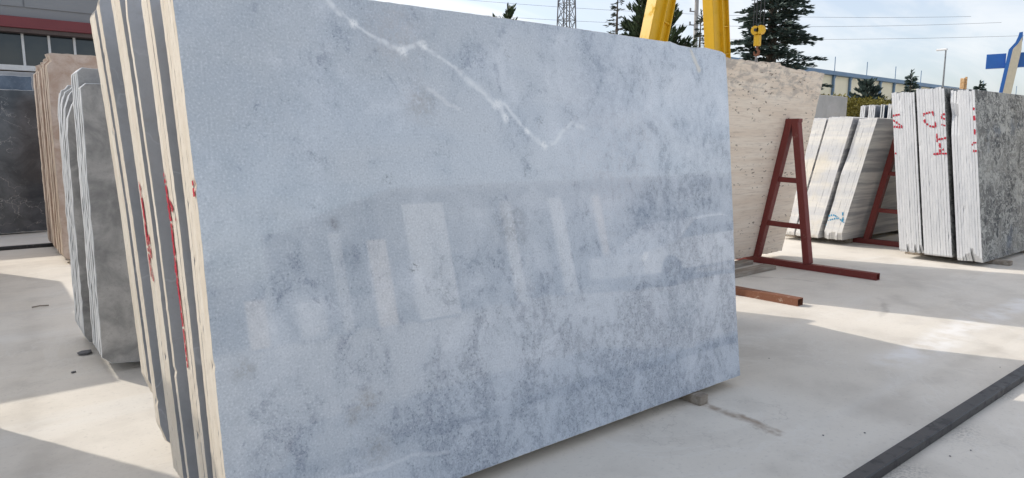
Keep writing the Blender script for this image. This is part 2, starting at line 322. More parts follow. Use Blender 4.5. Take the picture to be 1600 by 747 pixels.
M = dict(
    ground=m_ground(), main=m_main(),
    bluegrey=m_stone('blue_grey_marble', (0.31, 0.32, 0.335), (0.42, 0.425, 0.44), (0.34, 0.32, 0.31), 0.3, 2.4, (0.6, 0.62, 0.65), 0.35),
    cream=m_edge('cream_sawn_edge', (0.72, 0.645, 0.53), (0.80, 0.735, 0.63), (0.60, 0.50, 0.38)),
    chipwhite=m_edge('white_chipped_edge', (0.62, 0.64, 0.65), (0.75, 0.76, 0.76), (0.40, 0.42, 0.44)),
    grey=m_stone('grey_limestone', (0.27, 0.268, 0.265), (0.58, 0.565, 0.545), (0.30, 0.29, 0.275), 0.5, 4.2, (0.50, 0.49, 0.47), 0.35, 2.4, 0.05),
    brown=m_stone('brown_marble', (0.45, 0.32, 0.25), (0.64, 0.54, 0.475), (0.38, 0.26, 0.20), 0.3, 5.0, (0.50, 0.42, 0.36), 0.4, 5.0),
    brownedge=m_edge('brown_marble_edge', (0.52, 0.43, 0.35), (0.62, 0.53, 0.44), (0.33, 0.25, 0.2)),
    dark=m_stone('dark_veined_marble', (0.035, 0.043, 0.053), (0.115, 0.125, 0.14), (0.06, 0.066, 0.075), 0.14, 2.2, (0.5, 0.5, 0.5), 0.55, 3.2),
    blueslab=m_stone('dark_blue_marble', (0.06, 0.09, 0.14), (0.13, 0.18, 0.25), (0.2, 0.24, 0.3), 0.15, 3.0),
    trav=m_travertine(), travedge=m_edge('travertine_edge', (0.62, 0.54, 0.45), (0.7, 0.63, 0.55), (0.45, 0.36, 0.28)),
    striped=m_striped(), stripededge=m_striped_edge(), swirl=m_swirl(),
    whiteedge=m_edge('pale_sawn_edge', (0.70, 0.715, 0.73), (0.80, 0.81, 0.82), (0.52, 0.545, 0.58)),
    red_spray=flat('red_spray_paint', (0.52, 0.02, 0.045), 0.5, var=0.2, scale=60),
    blue_spray=flat('blue_spray_paint', (0.03, 0.30, 0.52), 0.5, var=0.2, scale=60),
    red_steel=m_paint('oxide_red_steel', (0.185, 0.030, 0.026), (0.30, 0.17, 0.14), 0.5, 0.5, 10),
    rust=m_paint('rusty_steel', (0.22, 0.09, 0.05), (0.48, 0.36, 0.28), 0.8, 0.85, 16),
    rail=m_paint('dark_rail_steel', (0.030, 0.031, 0.036), (0.15, 0.145, 0.14), 0.42, 0.7, 11),
    yellow=m_paint('yellow_crane_paint', (0.70, 0.42, 0.015), (0.30, 0.16, 0.03), 0.45, 0.3, 3),
    wood=m_wood('weathered_timber', (0.26, 0.22, 0.18), (0.40, 0.36, 0.31)), woodnew=m_wood('fresh_timber', (0.55, 0.33, 0.16), (0.66, 0.45, 0.25)),
    plainwhite=m_stone('plain_white_marble', (0.78, 0.78, 0.77), (0.85, 0.85, 0.84), (0.7, 0.7, 0.7), 0.4, 2.0),
    chip=flat('stone_chip', (0.16, 0.16, 0.165), 0.85, var=0.3, scale=20),
)

# ------------------------------------------------------------------ object helpers
def link(name, me, parent=None, loc=None, rot=None):
    o = bpy.data.objects.new(name, me); COL.objects.link(o)
    if parent is not None: o.parent = parent
    if loc is not None: o.location = loc
    if rot is not None: o.rotation_euler = rot
    return o
def tag(o, label=None, cat=None, group=None, kind=None):
    for k, v in (('label', label), ('category', cat), ('group', group), ('kind', kind)):
        if v: o[k] = v
    return o
def empty(name, loc, label, cat, group=None, rz=0.0):
    o = link(name, None, None, loc, (0, 0, rz)); o.empty_display_size = 0.2; return tag(o, label, cat, group)
def mesh_from(name, verts, faces, mats, idx=None, smooth=False):
    me = bpy.data.meshes.new(name); me.from_pydata([tuple(v) for v in verts], [], faces)
    for m in (mats if isinstance(mats, (list, tuple)) else [mats]): me.materials.append(m)
    if idx: me.polygons.foreach_set('material_index', idx)
    if smooth: me.polygons.foreach_set('use_smooth', [True] * len(me.polygons))
    me.update(); return me

class MB:
    """collects boxes, bars and tubes into one mesh"""
    def __init__(s): s.v = []; s.f = []
    def box(s, lo, hi):
        b = len(s.v); x0, y0, z0 = lo; x1, y1, z1 = hi
        s.v += [(x0, y0, z0), (x1, y0, z0), (x1, y1, z0), (x0, y1, z0), (x0, y0, z1), (x1, y0, z1), (x1, y1, z1), (x0, y1, z1)]
        s.f += [tuple(b + i for i in q) for q in ((3, 2, 1, 0), (4, 5, 6, 7), (0, 1, 5, 4), (1, 2, 6, 5), (2, 3, 7, 6), (3, 0, 4, 7))]; return s
    def bar(s, a, b_, w, d, up=(0, 0, 1), w2=None, d2=None):
        a = Vector(a); b_ = Vector(b_); ax = (b_ - a).normalized(); side = ax.cross(Vector(up))
        if side.length < 1e-4: side = ax.cross(Vector((1, 0, 0)))
        side.normalize(); n = side.cross(ax).normalized(); k = len(s.v)
        for p, ww, dd in ((a, w, d), (b_, w2 or w, d2 or d)):
            for sx, sy in ((-1, -1), (1, -1), (1, 1), (-1, 1)): s.v.append(tuple(p + side * sx * ww / 2 + n * sy * dd / 2))
        s.f += [tuple(k + i for i in q) for q in ((3, 2, 1, 0), (4, 5, 6, 7), (0, 1, 5, 4), (1, 2, 6, 5), (2, 3, 7, 6), (3, 0, 4, 7))]; return s
    def tube(s, pts, radii, n=8, cap=True):
        pts = [Vector(p) for p in pts]
        if not isinstance(radii, (list, tuple)): radii = [radii] * len(pts)
        k = len(s.v); ref = None
        for i, p in enumerate(pts):
            ax = (pts[min(i + 1, len(pts) - 1)] - pts[max(i - 1, 0)]).normalized()
            if ref is None:
                ref = ax.cross(Vector((0.3, 0.9, 0.1)))
                if ref.length < 1e-3: ref = ax.cross(Vector((1, 0, 0)))
            ref = (ref - ax * ref.dot(ax)).normalized(); o = ax.cross(ref)
            for j in range(n):
                a = 2 * math.pi * j / n; s.v.append(tuple(p + (ref * math.cos(a) + o * math.sin(a)) * radii[i]))
        for i in range(len(pts) - 1):
            for j in range(n):
                s.f.append((k + i * n + j, k + i * n + (j + 1) % n, k + (i + 1) * n + (j + 1) % n, k + (i + 1) * n + j))
        if cap:
            s.f.append(tuple(k + j for j in reversed(range(n)))); e = k + (len(pts) - 1) * n; s.f.append(tuple(e + j for j in range(n)))
        return s
    def prism(s, poly, axis, a, b):
        """poly: 2D points in the plane across 'axis' (x: (y,z), y: (x,z))"""
        k = len(s.v); n = len(poly)
        for t in (a, b):
            for (u, w) in poly: s.v.append((t, u, w) if axis == 'x' else ((u, t, w) if axis == 'y' else (u, w, t)))
        s.f.append(tuple(k + i for i in range(n))); s.f.append(tuple(k + n + i for i in reversed(range(n))))
        for i in range(n): j = (i + 1) % n; s.f.append((k + i, k + n + i, k + n + j, k + j))
        return s
    def build(s, name, mat, parent=None, loc=None, rot=None, bevel=0.0, smooth=False, seg=1):
        me = mesh_from(name, s.v, s.f, mat, None, smooth)
        bm = bmesh.new(); bm.from_mesh(me); bmesh.ops.recalc_face_normals(bm, faces=bm.faces)
        if bevel: bmesh.ops.bevel(bm, geom=list(bm.edges), offset=bevel, segments=seg, affect='EDGES', profile=0.6)
        bm.to_mesh(me); bm.free()
        return link(name, me, parent, loc, rot)

ORD = ['first', 'second', 'third', 'fourth', 'fifth', 'sixth', 'seventh', 'eighth', 'ninth', 'tenth', 'eleventh', 'twelfth', 'thirteenth', 'fourteenth']

def slab_mesh(outline, th, mface, medge, seed, jit=0.003, step=0.06, bev=0.003, wav=0.0, chip=0.0):
    r = random.Random(seed); P = []
    n = len(outline)
    for i in range(n):
        a = Vector(outline[i]); b = Vector(outline[(i + 1) % n]); L = (b - a).length; k = max(1, int(L / step))
        nrm = Vector(((b - a).y, -(b - a).x)).normalized() if L > 1e-6 else Vector((0, 0))
        for j in range(k):
            p = a.lerp(b, j / k)
            if j: p = p + nrm * (r.gauss(0, jit) + wav * mnoise.noise(Vector((p.x * 3, p.y * 3, seed * 1.7))))
            if j and r.random() < chip: p = p - nrm * r.uniform(0.002, 0.006)
            P.append(p)
    m = len(P); N = []
    for i in range(m):
        d = P[(i + 1) % m] - P[i - 1]; N.append(Vector((d.y, -d.x)).normalized())
    V = []
    for y, ins in ((0.0, 1), (bev, 0), (th - bev, 0), (th, 1)):
        for i in range(m):
            q = P[i] - N[i] * (bev * ins * (1 + (r.random() * 1.5 if ins else 0))); V.append((q.x, y, q.y))
    F = [tuple(range(m))]; I = [0]
    for k in range(3):
        for i in range(m):
            j = (i + 1) % m; F.append((k * m + i, (k + 1) * m + i, (k + 1) * m + j, k * m + j)); I.append(1)
    F.append(tuple(3 * m + i for i in reversed(range(m)))); I.append(0)
    me = mesh_from('slab', V, F, [mface, medge], I)
    bm = bmesh.new(); bm.from_mesh(me); bmesh.ops.recalc_face_normals(bm, faces=bm.faces); bm.to_mesh(me); bm.free()
    return me

SEED = [100]
def slab(name, label, cat, x0, y0, z0, L, H, th, t, mface, medge, group=None, outline=None, **kw):
    """front bottom-left corner at (x0,y0,z0); leans by t (dy/dz); grows to +y"""
    SEED[0] += 1
    me = slab_mesh(outline or [(0, 0), (L, 0), (L, H), (0, H)], th, mface, medge, SEED[0], **kw)
    return tag(link(name, me, None, (x0, y0, z0), (-math.atan(t), 0, 0)), label, cat, group, 'thing')

def strokes_on(slabs, strokes, xpl, width, mat, seed, drop=0.12, piece=0.012, left=lambda w: 0.0):
    """spray-paint strokes, given as (y,z) lines on the sawn ends, broken up per slab"""
    r = random.Random(seed)
    for o, th in slabs:
        R = o.rotation_euler.to_matrix().inverted(); V = []; F = []
        for st in strokes:
            for (a, b) in zip(st, st[1:]):
                a = Vector(a); b = Vector(b); L = (b - a).length; k = max(1, int(L / piece)); d = (b - a) / k
                dn = d.normalized(); nn = Vector((-dn.y, dn.x))
                for i in range(k):
                    if r.random() < drop: continue
                    w = width * r.uniform(0.6, 1.25) / 2; p0 = a + d * (i - 0.15); p1 = a + d * (i + 1.15)
                    q = [p0 - nn * w, p1 - nn * w * r.uniform(0.7, 1.2), p1 + nn * w * r.uniform(0.7, 1.2), p0 + nn * w]
                    loc = [R @ (Vector((xpl, u.x, u.y)) - o.location) for u in q]
                    c = sum((u.y for u in loc)) / 4
                    if c < 0.0015 or c > th - 0.0015: continue
                    kk = len(V); V += [(left(u.z) - 0.0032 - 0.0012 * r.random(), min(max(u.y, 0.0012), th - 0.0012), u.z) for u in loc]; F.append((kk, kk + 1, kk + 2, kk + 3))
        if F: link('paint_mark', mesh_from('paint_mark', V, F, mat), o)['kind'] = 'stuff'

# ------------------------------------------------------------------ ground
gm = MB(); gm.v = [(-900, -900, 0), (900, -900, 0), (900, 900, 0), (-900, 900, 0)]; gm.f = [(0, 1, 2, 3)]
tag(gm.build('ground', M['ground']), kind='structure')

# ------------------------------------------------------------------ main stack
TM = 0.11
LEFT = [(-0.034, 2.2), (-0.028, 2.0), (-0.018, 1.72), (-0.005, 1.15), (0.0, 0.4)]
MAIN_OUT = [(0.006, 0), (0.96, 0.0), (2.1, 0.002), (3.073, 0.003), (3.066, 0.435), (3.082, 1.0), (3.095, 1.744), (3.09, 1.995), (3.055, 2.008), (2.95, 2.016), (2.877, 2.02), (2.76, 2.008), (2.636, 2.012), (2.56, 2.026), (2.523, 2.022), (1.617, 2.023), (0.651, 2.018), (-0.02, 2.01)] + LEFT[1:]
main_slabs = []
def ms(label, y0, th, H, t, face='bluegrey', outline=None, z0=0.06, bot=None, **kw):
    kw.setdefault('jit', 0.0004); kw.setdefault('bev', 0.0005); kw.setdefault('wav', 0.0007); kw.setdefault('step', 0.022); kw.setdefault('chip', 0.010)
    if outline is None:
        outline = (bot or [(0.004, 0)]) + [(3.05, 0), (3.05, H), (LEFT[0][0] + 0.012, H)] + [(x, min(w, H - 0.02)) for x, w in LEFT if w < H + 0.05]
    o = slab('marble_slab', label, 'stone slab', 0.60, y0, z0, 0, 0, th, t, M[face], M['cream'], 'cream-edged blue-grey slabs of the big stack', outline, **kw)
    main_slabs.append((o, th)); return o
ms('large polished blue-grey marble slab with white zigzag vein, front of the big stack', 2.322, 0.030, 2.02, TM, face='main', outline=MAIN_OUT)
FRONT = ['directly behind', 'second behind', 'third behind', 'fourth behind', 'fifth behind']
yb = 2.3525
for k, th in enumerate((0.032, 0.032, 0.032, 0.036)):
    ms('cream-edged slab pressed %s the big white-veined slab' % FRONT[k], yb, th, 2.0, TM); yb += th + (0.0006, 0.0006, 0.005, 0)[k]
ms('thin cream-edged slab at the front of the second bundle, red streak beside it', 2.573, 0.042, 2.05, 0.15)
ms('cream-edged slab with long red paint streaks, middle of the second bundle', 2.624, 0.046, 2.07, 0.15)
ms('cream-edged slab with red paint at the back of the second bundle', 2.671, 0.046, 2.06, 0.15)
ms('single thin cream-edged slab standing clear between second and third bundles', 2.905, 0.036, 2.13, 0.20)
yb = 3.025
for k in range(5):
    ms('cream-edged slab with red spray marks, %s from the front of the third bundle' % ORD[k], yb, 0.037, 2.16, 0.20); yb += 0.0376 + (0.003 if k == 2 else 0)
yb = 3.392
for k in range(2):
    ms('cream-edged slab, %s of the pair just before the rearmost bundle of the big stack' % ('front', 'rear')[k], yb, 0.046, 2.24, 0.27, bot=[(0.0, 0.13), (0.02, 0.05), (0.07, 0.0)]); yb += 0.0466
yb = 3.56
for k in range(4):
    ms('cream-edged slab with chipped lower corner, %s in the rearmost bundle of the big stack' % ORD[k], yb, 0.042, 2.20, 0.27, bot=[(0.0, 0.30), (0.03, 0.20), (0.12, 0.03), (0.2, 0)]); yb += 0.0435
def left_at(w):
    q = list(reversed(LEFT))
    for (x0, w0), (x1, w1) in zip(q, q[1:]):
        if w0 <= w <= w1: return x0 + (x1 - x0) * (w - w0) / (w1 - w0)
    return 0.0
strokes_on(main_slabs, [[(3.43, 1.33), (3.40, 1.22), (3.375, 1.10), (3.36, 1.0), (3.34, 0.90)], [(3.40, 1.27), (3.355, 1.12), (3.33, 1.0), (3.30, 0.90)], [(3.38, 1.17), (3.34, 1.05), (3.32, 0.93)], [(3.33, 1.10), (3.29, 0.98)],
                        [(2.925, 1.41), (2.885, 1.316), (2.872, 1.243), (2.85, 1.12), (2.835, 0.997), (2.80, 0.826), (2.765, 0.644)], [(2.895, 1.30), (2.86, 1.18), (2.845, 1.05)], [(2.87, 1.292), (2.83, 1.266), (2.78, 1.214)], [(2.86, 1.03), (2.81, 0.9)],
                        [(2.48, 1.375), (2.473, 1.325)], [(2.432, 1.065), (2.424, 1.02)]], 0.597, 0.024, M['red_spray'], 5, drop=0.2, left=left_at)
# bearers under the stack
mb = MB().box((0, 0, 0), (0.075, 1.75, 0.056)); bl = mb.build('timber_bearer', M['wood'], None, (3.185, 2.262, 0.0), (0, 0, 0.0), 0.004)
tag(bl, 'short timber bearer block poking out from under the big blue-grey slab', 'timber')
b2 = link('timber_bearer', bl.data, None, (1.15, 2.36, 0)); tag(b2, 'timber bearer hidden under the left half of the big stack', 'timber')
# steel frame the stack leans against
def a_frame(label, x, y0, sc=1.0, base=(-1.1, 0.94)):
    e = empty('steel_a_frame', (x, y0, 0), label, 'rack', 'red steel A-frames')
    q = lambda y, z: (0, y * sc, z * sc)
    MB().bar(q(0.40, 0.075), q(0.035, 1.77), 0.085, 0.095, (1, 0, 0)).build('leg', M['red_steel'], e, bevel=0.006)
    MB().bar(q(-0.285, 0.075), q(-0.035, 1.77), 0.085, 0.095, (1, 0, 0)).build('leg', M['red_steel'], e, bevel=0.006)
    MB().box((-0.048, -0.088 * sc, 1.755 * sc), (0.048, 0.086 * sc, 1.80 * sc)).build('top_plate', M['red_steel'], e, bevel=0.004)
    for z in (1.07, 0.52):
        f = (1.77 - z) / 1.695; ya = 0.035 + 0.365 * f; ybb = -0.035 - 0.25 * f
        MB().bar(q(ybb + 0.03, z - 0.01), q(ya - 0.03, z), 0.06, 0.055, (1, 0, 0)).build('rung', M['red_steel'], e, bevel=0.004)
    # hollow base tube
    t = MB(); w, h, k = 0.042, 0.075, 0.006
    y0_, y1_ = base
    t.box((-w, y0_, 0), (w, y1_, k)).box((-w, y0_, h - k), (w, y1_, h)).box((-w, y0_, k), (-w + k, y1_, h - k)).box((w - k, y0_, k), (w, y1_, h - k))
    t.build('base_tube', M['red_steel'], e); return e
a_frame('red steel A-frame standing behind the big blue-grey stack, mostly hidden', 2.2, 4.42, 1.05, (-0.3, 0.4))

# unseen slabs added behind the main stack, outline cut to shape the floor shadow
for k in range(2):
    slab('marble_slab', '%s blue-grey shadow caster added unseen behind the right end of the big stack' % ('front', 'rear')[k], 'stone slab', 3.80, 3.36 + k * 0.035, 0.05, 0, 0, 0.03, 0.14, M['bluegrey'], M['cream'], 'unseen shadow casters added behind the big stack', [(0, 0), (1.30, 0), (1.33, 0.46), (0.86, 1.25), (0.82, 2.2), (0, 2.2)])

# ------------------------------------------------------------------ grey stack behind on the left
TG = -0.045
def rounded(L, H, r1, k, seed):
    r = random.Random(seed); o = [(0.03, 0.0), (0.25, -0.02), (0.5, 0.01), (0.8, -0.015), (L, 0), (L, H)]
    o += [(r1, H + 0.0), (r1 * 0.7, H - 0.02 - 0.02 * r.random()), (r1 * 0.35, H - k * 0.45), (0.012, H - k), (0.0, H - k - 0.12), (0.0, 0.06)]
    return o
yb = 5.02
for k in range(10):
    top = 1.80 if k < 3 else 1.905
    ol = [(0.05, 0.0), (0.3, -0.03), (0.55, 0.0), (0.9, -0.02), (2.65, 0), (2.65, top), (0.03, top), (0.0, top - 0.03), (0.0, 0.05)]
    slab('limestone_slab', 'grey slab with chipped white edge, %s from the front in the near grey bundle' % ORD[k], 'stone slab', 0.570 + 0.003 * (k % 2), yb, 0.07, 0, 0, 0.034, TG, M['grey'], M['chipwhite'], 'white-edged grey slabs', ol, jit=0.0015, bev=0.002, wav=0.002); yb += 0.045
yb = 5.66
for k in range(11):
    H = 1.86 - 0.02 * (k % 3) - 0.03 * (k < 3)
    slab('limestone_slab', 'grey slab with broken round shoulder, %s from the front in the far grey bundle' % ORD[k], 'stone slab', 0.545 + 0.003 * (k % 2), yb, 0.07, 0, 0, 0.034, TG, M['grey'], M['chipwhite'], 'white-edged grey slabs', rounded(2.6, H, 0.16 - 0.01 * k, 0.22 - 0.014 * k, k), jit=0.002, bev=0.002, wav=0.003); yb += 0.048
for k in range(2):  # added out of sight, length and height set by the shade they throw
    slab('limestone_slab', '%s grey slab added unseen behind the big stack to cast shade, beside the grey bundles' % ('front', 'rear')[k], 'stone slab', 3.30, 5.02 + 0.04 * k, 0.07, 1.32, 1.64, 0.03, TG, M['grey'], M['chipwhite'], 'white-edged grey slabs')
MB().box((0, 0, 0), (0.09, 1.1, 0.065)).build('timber_bearer', M['wood'], None, (0.95, 5.06, 0), None, 0.004)
tag(COL.objects['timber_bearer.002'], 'timber bearer under the white-edged grey slabs', 'timber')

# ------------------------------------------------------------------ brown stack
yb = 10.02
for k in range(12):
    rr = random.Random(k + 60); H = 2.50 + rr.uniform(-0.03, 0.03)
    slab('brown_marble_slab', 'brown marble slab with pale edge, %s from the front of the brown stack' % ORD[k], 'stone slab', 0.82 + rr.uniform(-0.012, 0.012), yb, 0.08, 0, 0, 0.10, -0.045, M['brown'], M['brownedge'], 'pale-edged brown slabs',
         [(0.03, 0), (0.1, -0.02), (2.5, 0), (2.5, H + 0.02), (0.08, H), (0.03, H - 0.02), (0.05, H - 0.09), (0.0, H - 0.14), (0.0, 0.03)], jit=0.002, bev=0.003, wav=0.004); yb += 0.115 + (0.16 if k in (2, 4, 7) else 0.06 * rr.random())
slab('brown_marble_slab', 'narrow brown offcut rising behind the brown stack', 'stone slab', 2.28, 12.85, 0.08, 0.5, 2.85, 0.05, -0.03, M['brown'], M['brownedge'], 'pale-edged brown slabs')

# ------------------------------------------------------------------ dark stack far left
slab('dark_marble_slab', 'near-black polished slab with white veins, front of the far left stack', 'stone slab', -1.6, 14.0, 0.03, 2.75, 2.36, 0.03, 0.04, M['dark'], M['chipwhite'], 'far left dark slabs')
slab('dark_marble_slab', 'dark blue slab showing above the near-black veined slab', 'stone slab', -1.9, 14.12, 0.03, 2.85, 2.60, 0.03, 0.04, M['blueslab'], M['chipwhite'], 'far left dark slabs')
slab('dark_marble_slab', 'pale-edged slab at the back of the far left dark stack', 'stone slab', -1.7, 14.30, 0.03, 2.8, 2.68, 0.03, 0.04, M['bluegrey'], M['chipwhite'], 'far left dark slabs')

# ------------------------------------------------------------------ stacks out of frame on the left: their shadows fall into the picture
def hidden_stack(where, x0, x1, y0, n, dy, H, t, face, edge):
    for k in range(n):
        slab('marble_slab', 'slab %s from the front in the stack %s' % (ORD[k], where), 'stone slab', x0, y0 + k * dy, 0.07, x1 - x0, H, dy - 0.004, t, M[face], M[edge], 'stack ' + where)
hidden_stack('just left of the picture, nearest', -3.0, -0.3, 4.25, 10, 0.075, 2.08, 0.20, 'grey', 'chipwhite')
hidden_stack('left of the picture beside the grey bundles', -3.3, -0.6, 7.3, 14, 0.165, 2.2, 0.15, 'bluegrey', 'cream')
hidden_stack('left of the picture beside the brown slabs', -3.3, -0.6, 9.75, 14, 0.12, 2.3, 0.15, 'brown', 'brownedge')

# ------------------------------------------------------------------ travertine
TT = -0.2
for k in range(4):
    ol = [(0, 0), (2.94, 0), (2.93, 1.3), (2.90, 2.33), (2.60, 2.335), (2.2, 2.335), (1.9, 2.355), (1.86, 2.385), (1.5, 2.37), (1.0, 2.36), (0.5, 2.38), (0, 2.36)] if k == 0 else None
    slab('travertine_slab', 'beige travertine slab with dark pits, front of its stack by the red A-frame' if k == 0 else 'travertine slab, %s behind the pitted front travertine' % ORD[k - 1], 'stone slab', 5.50 + 0.03 * k, 4.80 + 0.045 * k, 0.08, 2.9, 2.34 - 0.05 * k, 0.03, TT, M['trav'], M['travedge'], 'travertine slabs', ol, jit=0.004, bev=0.004, wav=0.008)
a_frame('red steel A-frame rack in front of the beige travertine slab', 7.80, 4.38)

# planks and loose tube on the ground
def plank(name, label, a, b, w, h, mat):
    a = Vector(a); b = Vector(b); L = (b - a).length
    o = MB().box((0, -w / 2, 0), (L, w / 2, h)).build(name, mat, None, a, (0, 0, math.atan2((b - a).y, (b - a).x)), 0.005); return tag(o, label, 'timber')
plank('timber_plank', 'upper grey weathered plank end beside the travertine, nearer the A-frame foot', (6.3, 4.72, 0), (7.62, 4.78, 0), 0.14, 0.05, M['wood'])
plank('timber_plank', 'lower grey weathered plank pointing out past the big slab', (6.0, 4.40, 0), (7.52, 4.42, 0), 0.16, 0.05, M['wood'])
t = MB(); k = 0.005
t.box((-0.05, 0, 0), (0.05, 1.6, k)).box((-0.05, 0, 0.07 - k), (0.05, 1.6, 0.07)).box((-0.05, 0, k), (-0.05 + k, 1.6, 0.07 - k)).box((0.05 - k, 0, k), (0.05, 1.6, 0.07 - k))
tag(t.build('steel_tube', M['rust'], None, (5.98, 3.19, 0), (0, 0, 0.03)), 'rusty hollow square steel tube lying on the sunlit strip', 'tube')

# ------------------------------------------------------------------ white striped stack leaning on a second frame
TWH = -0.235
white = []
def wbundle(nm, y0, n, dy, H, x, chip):
    for k in range(n):
        r = random.Random(k * 13 + int(y0 * 100)); c = chip * r.uniform(0.3, 1.0)
        L = 2.8
        ol = [(0.012 + c * 0.7, 0.0), (L, 0), (L, H), (0.0, H + r.uniform(-0.01, 0.01)), (0.0, c + 0.03)]
        if chip > 0.05 and k >= n - 2: ol = [(0.05 + c * 0.7, 0.0), (L, 0), (L, H), (0.05, H), (0.04, 1.25), (0.0, 1.0), (0.01, 0.9), (0.03, 0.6), (0.02, c + 0.05)]
        o = slab('striped_marble_slab', 'white grey-striped slab, %s from the right in the %s bundle' % (ORD[k], nm), 'stone slab', x + r.uniform(-0.001, 0.001), y0 + k * dy, 0.08, 0, 0, dy - 0.0004 - 0.0012 * r.random() ** 3, TWH, M['striped'], M['stripededge'], 'white striped slabs', ol, jit=0.0008, bev=0.0006, wav=0.0006)
        white.append((o, dy - 0.004))
wbundle('right-hand blue-marked white', 4.79, 9, 0.0305, 1.82, 10.0, 0.10)
wbundle('middle white', 5.13, 9, 0.040, 1.85, 10.0, 0.02)
wbundle('left-hand white', 5.53, 8, 0.036, 1.84, 10.02, 0.03)
strokes_on(white, [[(5.001, 0.428), (4.896, 0.456), (4.847, 0.431)], [(5.006, 0.35), (5.0, 0.409)], [(4.977, 0.362), (4.893, 0.399), (4.817, 0.415)], [(4.767, 0.504), (4.758, 0.382)], [(4.797, 0.397), (4.738, 0.355)], [(5.023, 0.31), (5.002, 0.293)]], 9.99, 0.024, M['blue_spray'], 9, drop=0.15)
a_frame('red steel A-frame rack between the white striped slabs and the red-marked stack', 10.6, 4.26)
for k, x in enumerate((10.4, 12.2)):
    tag(MB().box((0, 0, 0), (0.09, 1.1, 0.075)).build('timber_bearer', M['wood'], None, (x, 4.82, 0), None, 0.004), 'timber bearer under the %s end of the white striped slabs' % ('near', 'far')[k], 'timber')

# ------------------------------------------------------------------ right-hand red-marked stack
TR = 0.122
right = []
def rbundle(nm, y0, y1, n, H, x, z0, chipmode):
    dy = (y1 - y0) / n
    for k in range(n):
        r = random.Random(k * 31 + int(y0 * 100)); L = 2.7
        c = {0: 0.02, 1: 0.03 + 0.10 * r.random() * (k in (0, 1, 2, 5)), 2: 0.03 + 0.16 * max(0, 1 - abs(k - 3) / 4) * r.uniform(0.6, 1)}[chipmode]
        hh = H + r.uniform(-0.012, 0.012)
        ol = [(c * 0.55, 0.0), (L, 0), (L, hh + 0.02), (0.0, hh), (0.0, c)]
        if nm == 'right' and k >= n - 3: ol = [(c * 0.55, 0.0), (L, 0), (L, hh), (0.05, hh), (0.02, hh - 0.15), (0.055, hh - 0.3), (0.03, hh - 0.4), (0.0, hh - 0.55), (0.0, c)]
        o = slab('swirled_stone_slab', ('grey swirled slab with pale red-marked edge, frontmost of the right-hand stack' if nm == 'right' and k == 0 else 'pale-edged slab, %s from the right in the %s bundle of the red-marked stack' % (ORD[k], nm)), 'stone slab', x + r.uniform(-0.0015, 0.0015), y0 + k * dy, z0, 0, 0, dy - 0.0009 - 0.004 * r.random() ** 4, TR, M['swirl'], M['whiteedge'], 'pale-edged slabs of the red-marked stack', ol, jit=0.0008, bev=0.0009, wav=0.0006, chip=0.015)
        right.append((o, dy - 0.004))
rbundle('right', 2.833, 3.105, 9, 2.105, 9.588, 0.06, 2)
rbundle('middle', 3.165, 3.487, 10, 2.13, 9.590, 0.085, 0)
rbundle('left', 3.512, 3.790, 9, 2.09, 9.592, 0.09, 1)
strokes_on(right, [[(4.018, 1.868), (3.916, 1.881)], [(4.006, 1.817), (3.881, 1.732)], [(3.999, 1.726), (3.872, 1.715)], [(3.95, 1.383), (3.909, 1.367)],
                   [(3.625, 1.887), (3.636, 1.831), (3.623, 1.767)], [(3.625, 1.879), (3.574, 1.894), (3.523, 1.90), (3.50, 1.804), (3.479, 1.716), (3.53, 1.717), (3.585, 1.75), (3.619, 1.807)],
                   [(3.376, 1.871), (3.418, 1.864), (3.422, 1.825), (3.378, 1.808)], [(3.423, 1.746), (3.386, 1.73), (3.357, 1.721)], [(3.458, 1.628), (3.442, 1.524)], [(3.437, 1.556), (3.387, 1.564), (3.338, 1.579)],
                   [(3.412, 1.508), (3.403, 1.396)], [(3.376, 1.421), (3.364, 1.444)], [(3.489, 1.371), (3.402, 1.38), (3.323, 1.381)], [(3.109, 1.923), (3.094, 1.915)], [(3.083, 1.937), (3.073, 1.906)],
                   [(3.068, 1.838), (3.057, 1.784)], [(3.048, 1.677), (3.043, 1.615)], [(3.05, 1.515), (3.016, 1.515)], [(3.06, 1.50), (3.064, 1.461), (3.054, 1.423)], [(3.04, 1.415), (3.003, 1.416)]], 9.585, 0.026, M['red_spray'], 11, drop=0.06, piece=0.009)
for k, x in enumerate((10.0, 11.35)):
    tag(MB().box((0, 0, 0), (0.10, 1.22, 0.055)).build('timber_bearer', M['wood'], None, (x, 2.66, 0), None, 0.004), 'timber bearer under the %s end of the red-marked stack' % ('near', 'far')[k], 'timber')

# ------------------------------------------------------------------ stacks further back on the right
slab('marble_slab', 'pale grey veined slab just behind the travertine top corner', 'stone slab', 11.4, 6.62, 0.06, 2.28, 2.36, 0.03, -0.02, M['bluegrey'], M['whiteedge'], None, [(0, 0), (2.28, 0), (2.27, 2.35), (1.9, 2.36), (0, 2.34)])
yb = 6.32
for k, (x, f, e, gap) in enumerate(((14.9, 'dark', 'whiteedge', 0.035), (14.9, 'dark', 'whiteedge', 0.12), (14.95, 'blueslab', 'chipwhite', 0.05), (14.95, 'blueslab', 'chipwhite', 0.16), (15.0, 'bluegrey', 'whiteedge', 0.035), (15.0, 'bluegrey', 'whiteedge', 0.035), (15.0, 'bluegrey', 'whiteedge', 0.035), (15.0, 'bluegrey', 'whiteedge', 0.10), (15.0, 'bluegrey', 'whiteedge', 0.035), (15.0, 'bluegrey', 'whiteedge', 0.035), (15.0, 'bluegrey', 'whiteedge', 0.035))):
    slab('marble_slab', '%s slab from the right in the dark stack before the hedge' % ORD[k], 'stone slab', x, yb, 0.08, 2.6, 2.22 + 0.015 * (k % 2), 0.03, -0.03, M[f], M[e], 'dark stack before the hedge'); yb += gap

